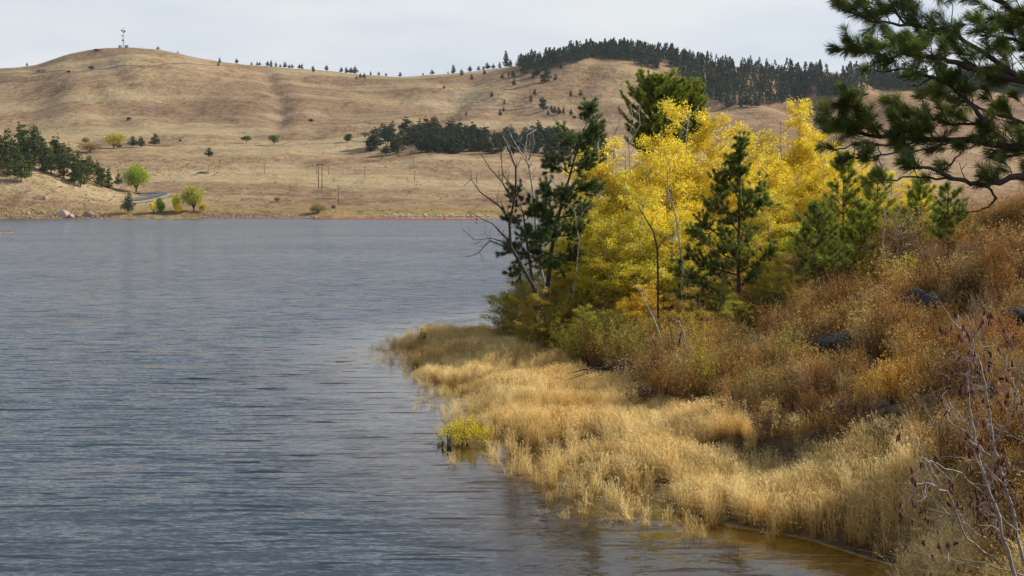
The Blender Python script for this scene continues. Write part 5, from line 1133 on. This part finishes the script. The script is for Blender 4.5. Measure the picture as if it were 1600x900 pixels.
# ------------------------------------------------------------------ alder in the foreground, lower right
def alder(limbs, Y, seed, label, thick=1.0):
    r = np.random.default_rng(seed); first = px_path(limbs[0][0], Y, limbs[0][3]); org = np.array([first[0][0], first[0][1], g1(first[0][0], first[0][1]) - .05])
    e = empty('alder', tuple(org)); tag(e, label, 'alder', 'catkin alders in the foreground')
    wood_all = []; cat = MB(); con = MB()
    for k, L_ in enumerate(limbs):
        pts = px_path(L_[0], Y, L_[3]) - org
        if k == 0 and pts[0][2] > 0: pts = np.concatenate([[[pts[0][0], pts[0][1], 0]], pts])
        # resample with small kinks
        s_ = np.linspace(0, len(pts) - 1, (len(pts) - 1) * 4 + 1); pp = np.stack([np.interp(s_, range(len(pts)), pts[:, q]) for q in range(3)], 1); pp[1:] += r.normal(0, .006, (len(pp) - 1, 3))
        b = MB(); rad = np.linspace(L_[1], L_[2], len(pp)) * thick * .85; b.tube(pp, rad, 8); tips = []
        L0 = np.linalg.norm(np.diff(pp, axis=0), axis=1).sum(); m = int(L0 / .10)
        for j in range(m):
            u = r.uniform(.25 if k == 0 else .1, 1) * (len(pp) - 1); i0 = min(int(u), len(pp) - 2); p0 = pp[i0] + (pp[i0 + 1] - pp[i0]) * (u - i0)
            if p0[2] + org[2] < CH - .30 * Y: continue
            t_ = pp[i0 + 1] - pp[i0]; t_ /= np.linalg.norm(t_); q = r.normal(0, 1, 3); q[1] *= .7; q -= (q @ t_) * t_; q /= np.linalg.norm(q); d = t_ * .5 + q; d /= np.linalg.norm(d)
            grow(b, p0, d, r.uniform(.10, .26), .0032, 1, r, .5, .2, 2, tips)
        for tp in tips:
            if r.uniform() < .48:
                for c in range(r.integers(2, 5)):
                    a0 = tp + r.normal(0, .006, 3); ln = r.uniform(.03, .05); dr = np.array([r.normal(0, .22), r.normal(0, .22), -1]); dr /= np.linalg.norm(dr)
                    cat.tube([a0, a0 + dr * ln * .15, a0 + dr * ln * .5, a0 + dr * ln * .9, a0 + dr * ln], [.0012, .0042, .005, .0042, .0012], 6, a=r.uniform())
            elif r.uniform() < .10:
                for c in range(3): 
                    a0 = tp + r.normal(0, .010, 3); con.tube([a0, a0 + [0, 0, -.006], a0 + [0, 0, -.014], a0 + [0, 0, -.02]], [.002, .009, .009, .002], 6)
        b.build('trunk' if k == 0 else 'branch', M['bark_alder'], e)
    o = cat.build('catkins', M['catkin'], e); tag(o, 'hanging dark red catkins', kind='stuff')
    if con.n: tag(con.build('cones', M['cone'], e), 'small black cones', kind='stuff')
alder([([(1600, 960), (1576, 860), (1552, 790), (1530, 720), (1518, 660), (1512, 600), (1520, 540), (1517, 510)], .017, .005, 0), ([(1545, 775), (1500, 740), (1455, 722), (1436, 715)], .007, .003, -.4), ([(1540, 840), (1500, 815), (1470, 800), (1432, 793)], .006, .003, .3),
       ([(1518, 670), (1492, 640), (1480, 625)], .006, .003, .2), ([(1560, 880), (1510, 840), (1480, 770), (1450, 755), (1405, 757)], .009, .003, -.5), ([(1600, 900), (1540, 880), (1480, 880), (1430, 888)], .006, .003, .2)], 9.0, 1, 'grey-barked catkin alder in the lower right corner, left stem')
alder([([(1625, 960), (1600, 880), (1580, 790), (1560, 720), (1547, 660), (1540, 600), (1530, 560), (1505, 520), (1494, 492)], .016, .004, .3), ([(1552, 715), (1500, 670), (1480, 655), (1456, 665)], .008, .003, .3), ([(1550, 700), (1580, 650), (1592, 590), (1598, 560)], .008, .003, -.3),
       ([(1570, 760), (1545, 735), (1530, 700)], .006, .003, 0), ([(1590, 830), (1560, 800), (1535, 775)], .006, .003, 0), ([(1540, 610), (1550, 590), (1537, 545), (1526, 520)], .006, .003, 0)], 9.3, 2, 'grey-barked catkin alder in the lower right corner, right stem')
alder([([(1690, 960), (1660, 800), (1630, 700), (1600, 640), (1580, 615)], .012, .004, 0), ([(1650, 760), (1610, 740), (1575, 730)], .006, .003, 0), ([(1640, 720), (1600, 690), (1570, 680)], .006, .003, .2)], 9.6, 3, 'catkin alder whose twigs enter from the right edge')

# ------------------------------------------------------------------ the big pine overhanging from the right
r = np.random.default_rng(99); Yp = 15.0
gx = P2(1790, 0, Yp)[0]; gzp = g1(gx, Yp); org = np.array([gx, Yp, gzp])
e = empty('ponderosa_pine', tuple(org)); tag(e, 'big dark pine whose needled limbs overhang from the upper right', 'pine tree')
b = MB(); zz = np.linspace(-.3, 14 - gzp, 10); b.tube(np.stack([np.sin(zz) * .05, zz * 0, zz], 1), np.linspace(.26, .10, 10), 12); b.build('trunk', M['bark_pine'], e)
LIMBS = [  # path, radius in/out, distance offset range, tuft density, side reach
 ([(1790, 190), (1680, 150), (1600, 127), (1520, 108), (1470, 92), (1420, 84), (1385, 92)], .050, .012, (0, -.6), 1.0, .55),
 ([(1790, 60), (1700, 40), (1600, 20), (1540, -5), (1480, -20), (1420, -10)], .045, .012, (0, .4), 1.1, .6),
 ([(1600, 127), (1540, 84), (1480, 46), (1420, 40), (1370, 35), (1340, 24)], .030, .007, (-.3, .6), 1.2, .5),
 ([(1480, 48), (1430, 60), (1380, 72), (1350, 78), (1335, 76)], .016, .006, (.4, 0), 1.0, .3),
 ([(1420, 40), (1390, 15), (1365, 8), (1340, -5)], .014, .006, (.5, .8), 1.0, .35),
 ([(1540, 194), (1515, 160), (1490, 138), (1460, 122), (1420, 108), (1380, 110), (1355, 106)], .026, .007, (0, .5), .8, .4),
 ([(1790, 260), (1700, 235), (1600, 230), (1556, 225), (1488, 218), (1430, 217), (1375, 214), (1320, 200), (1285, 186)], .055, .012, (0, .8), 1.25, .55),
 ([(1440, 222), (1400, 226), (1350, 224), (1310, 234), (1284, 230)], .014, .005, (.4, .2), .45, .15),
 ([(1500, 220), (1450, 232), (1400, 240), (1350, 246), (1328, 245)], .014, .005, (.2, -.4), .4, .15),
 ([(1790, 300), (1690, 268), (1600, 275), (1560, 285), (1536, 290), (1500, 281), (1454, 264), (1420, 262)], .045, .012, (0, -.8), .45, .3),
 ([(1500, 281), (1450, 276), (1400, 280), (1357, 285)], .014, .005, (-.5, -.6), .35, .15),
 ([(1540, 288), (1556, 308), (1545, 325), (1511, 333)], .014, .006, (-.4, 0), .15, .1),
 ([(1470, 270), (1500, 240), (1510, 220)], .010, .006, (-.3, .3), .1, .2),
 ([(1545, 190), (1500, 196), (1450, 184), (1410, 172)], .018, .006, (.2, .8), 1.0, .4),
 ([(1700, 235), (1620, 200), (1560, 180), (1510, 160), (1470, 150)], .028, .008, (0, 1.0), .9, .5),
 ([(1700, 150), (1640, 90), (1580, 60), (1520, 50)], .030, .008, (0, .9), 1.2, .6),
 ([(1375, 214), (1350, 190), (1330, 168), (1318, 160)], .014, .006, (.7, .5), 1.2, .3),
 ([(1690, 268), (1640, 245), (1590, 240), (1550, 245)], .02, .007, (0, .5), .6, .4),
]
for L_ in LIMBS: needled_limb(e, org, Yp, L_, r, (1.3, 1.25, .85))

hz = MB(); hz.box((0, 3000, 152), (9100, 6100, 168)); ho = hz.build('haze', None); tag(ho, kind='stuff')
hm, ht = mat_new('haze_air'); pv = ht.nodes.new('ShaderNodeVolumePrincipled'); pv.inputs['Density'].default_value = 0.000025; pv.inputs['Color'].default_value = (0.80, 0.88, 1.0, 1); pv.inputs['Anisotropy'].default_value = 0.2
ho_ = ht.nodes.new('ShaderNodeOutputMaterial'); ht.links.new(pv.outputs[0], ho_.inputs['Volume']); ho.data.materials.append(hm)
print('tris', sum(len(o.data.polygons) for o in bpy.data.objects if o.type == 'MESH') , 'unique', sum(len(m.polygons) for m in bpy.data.meshes))
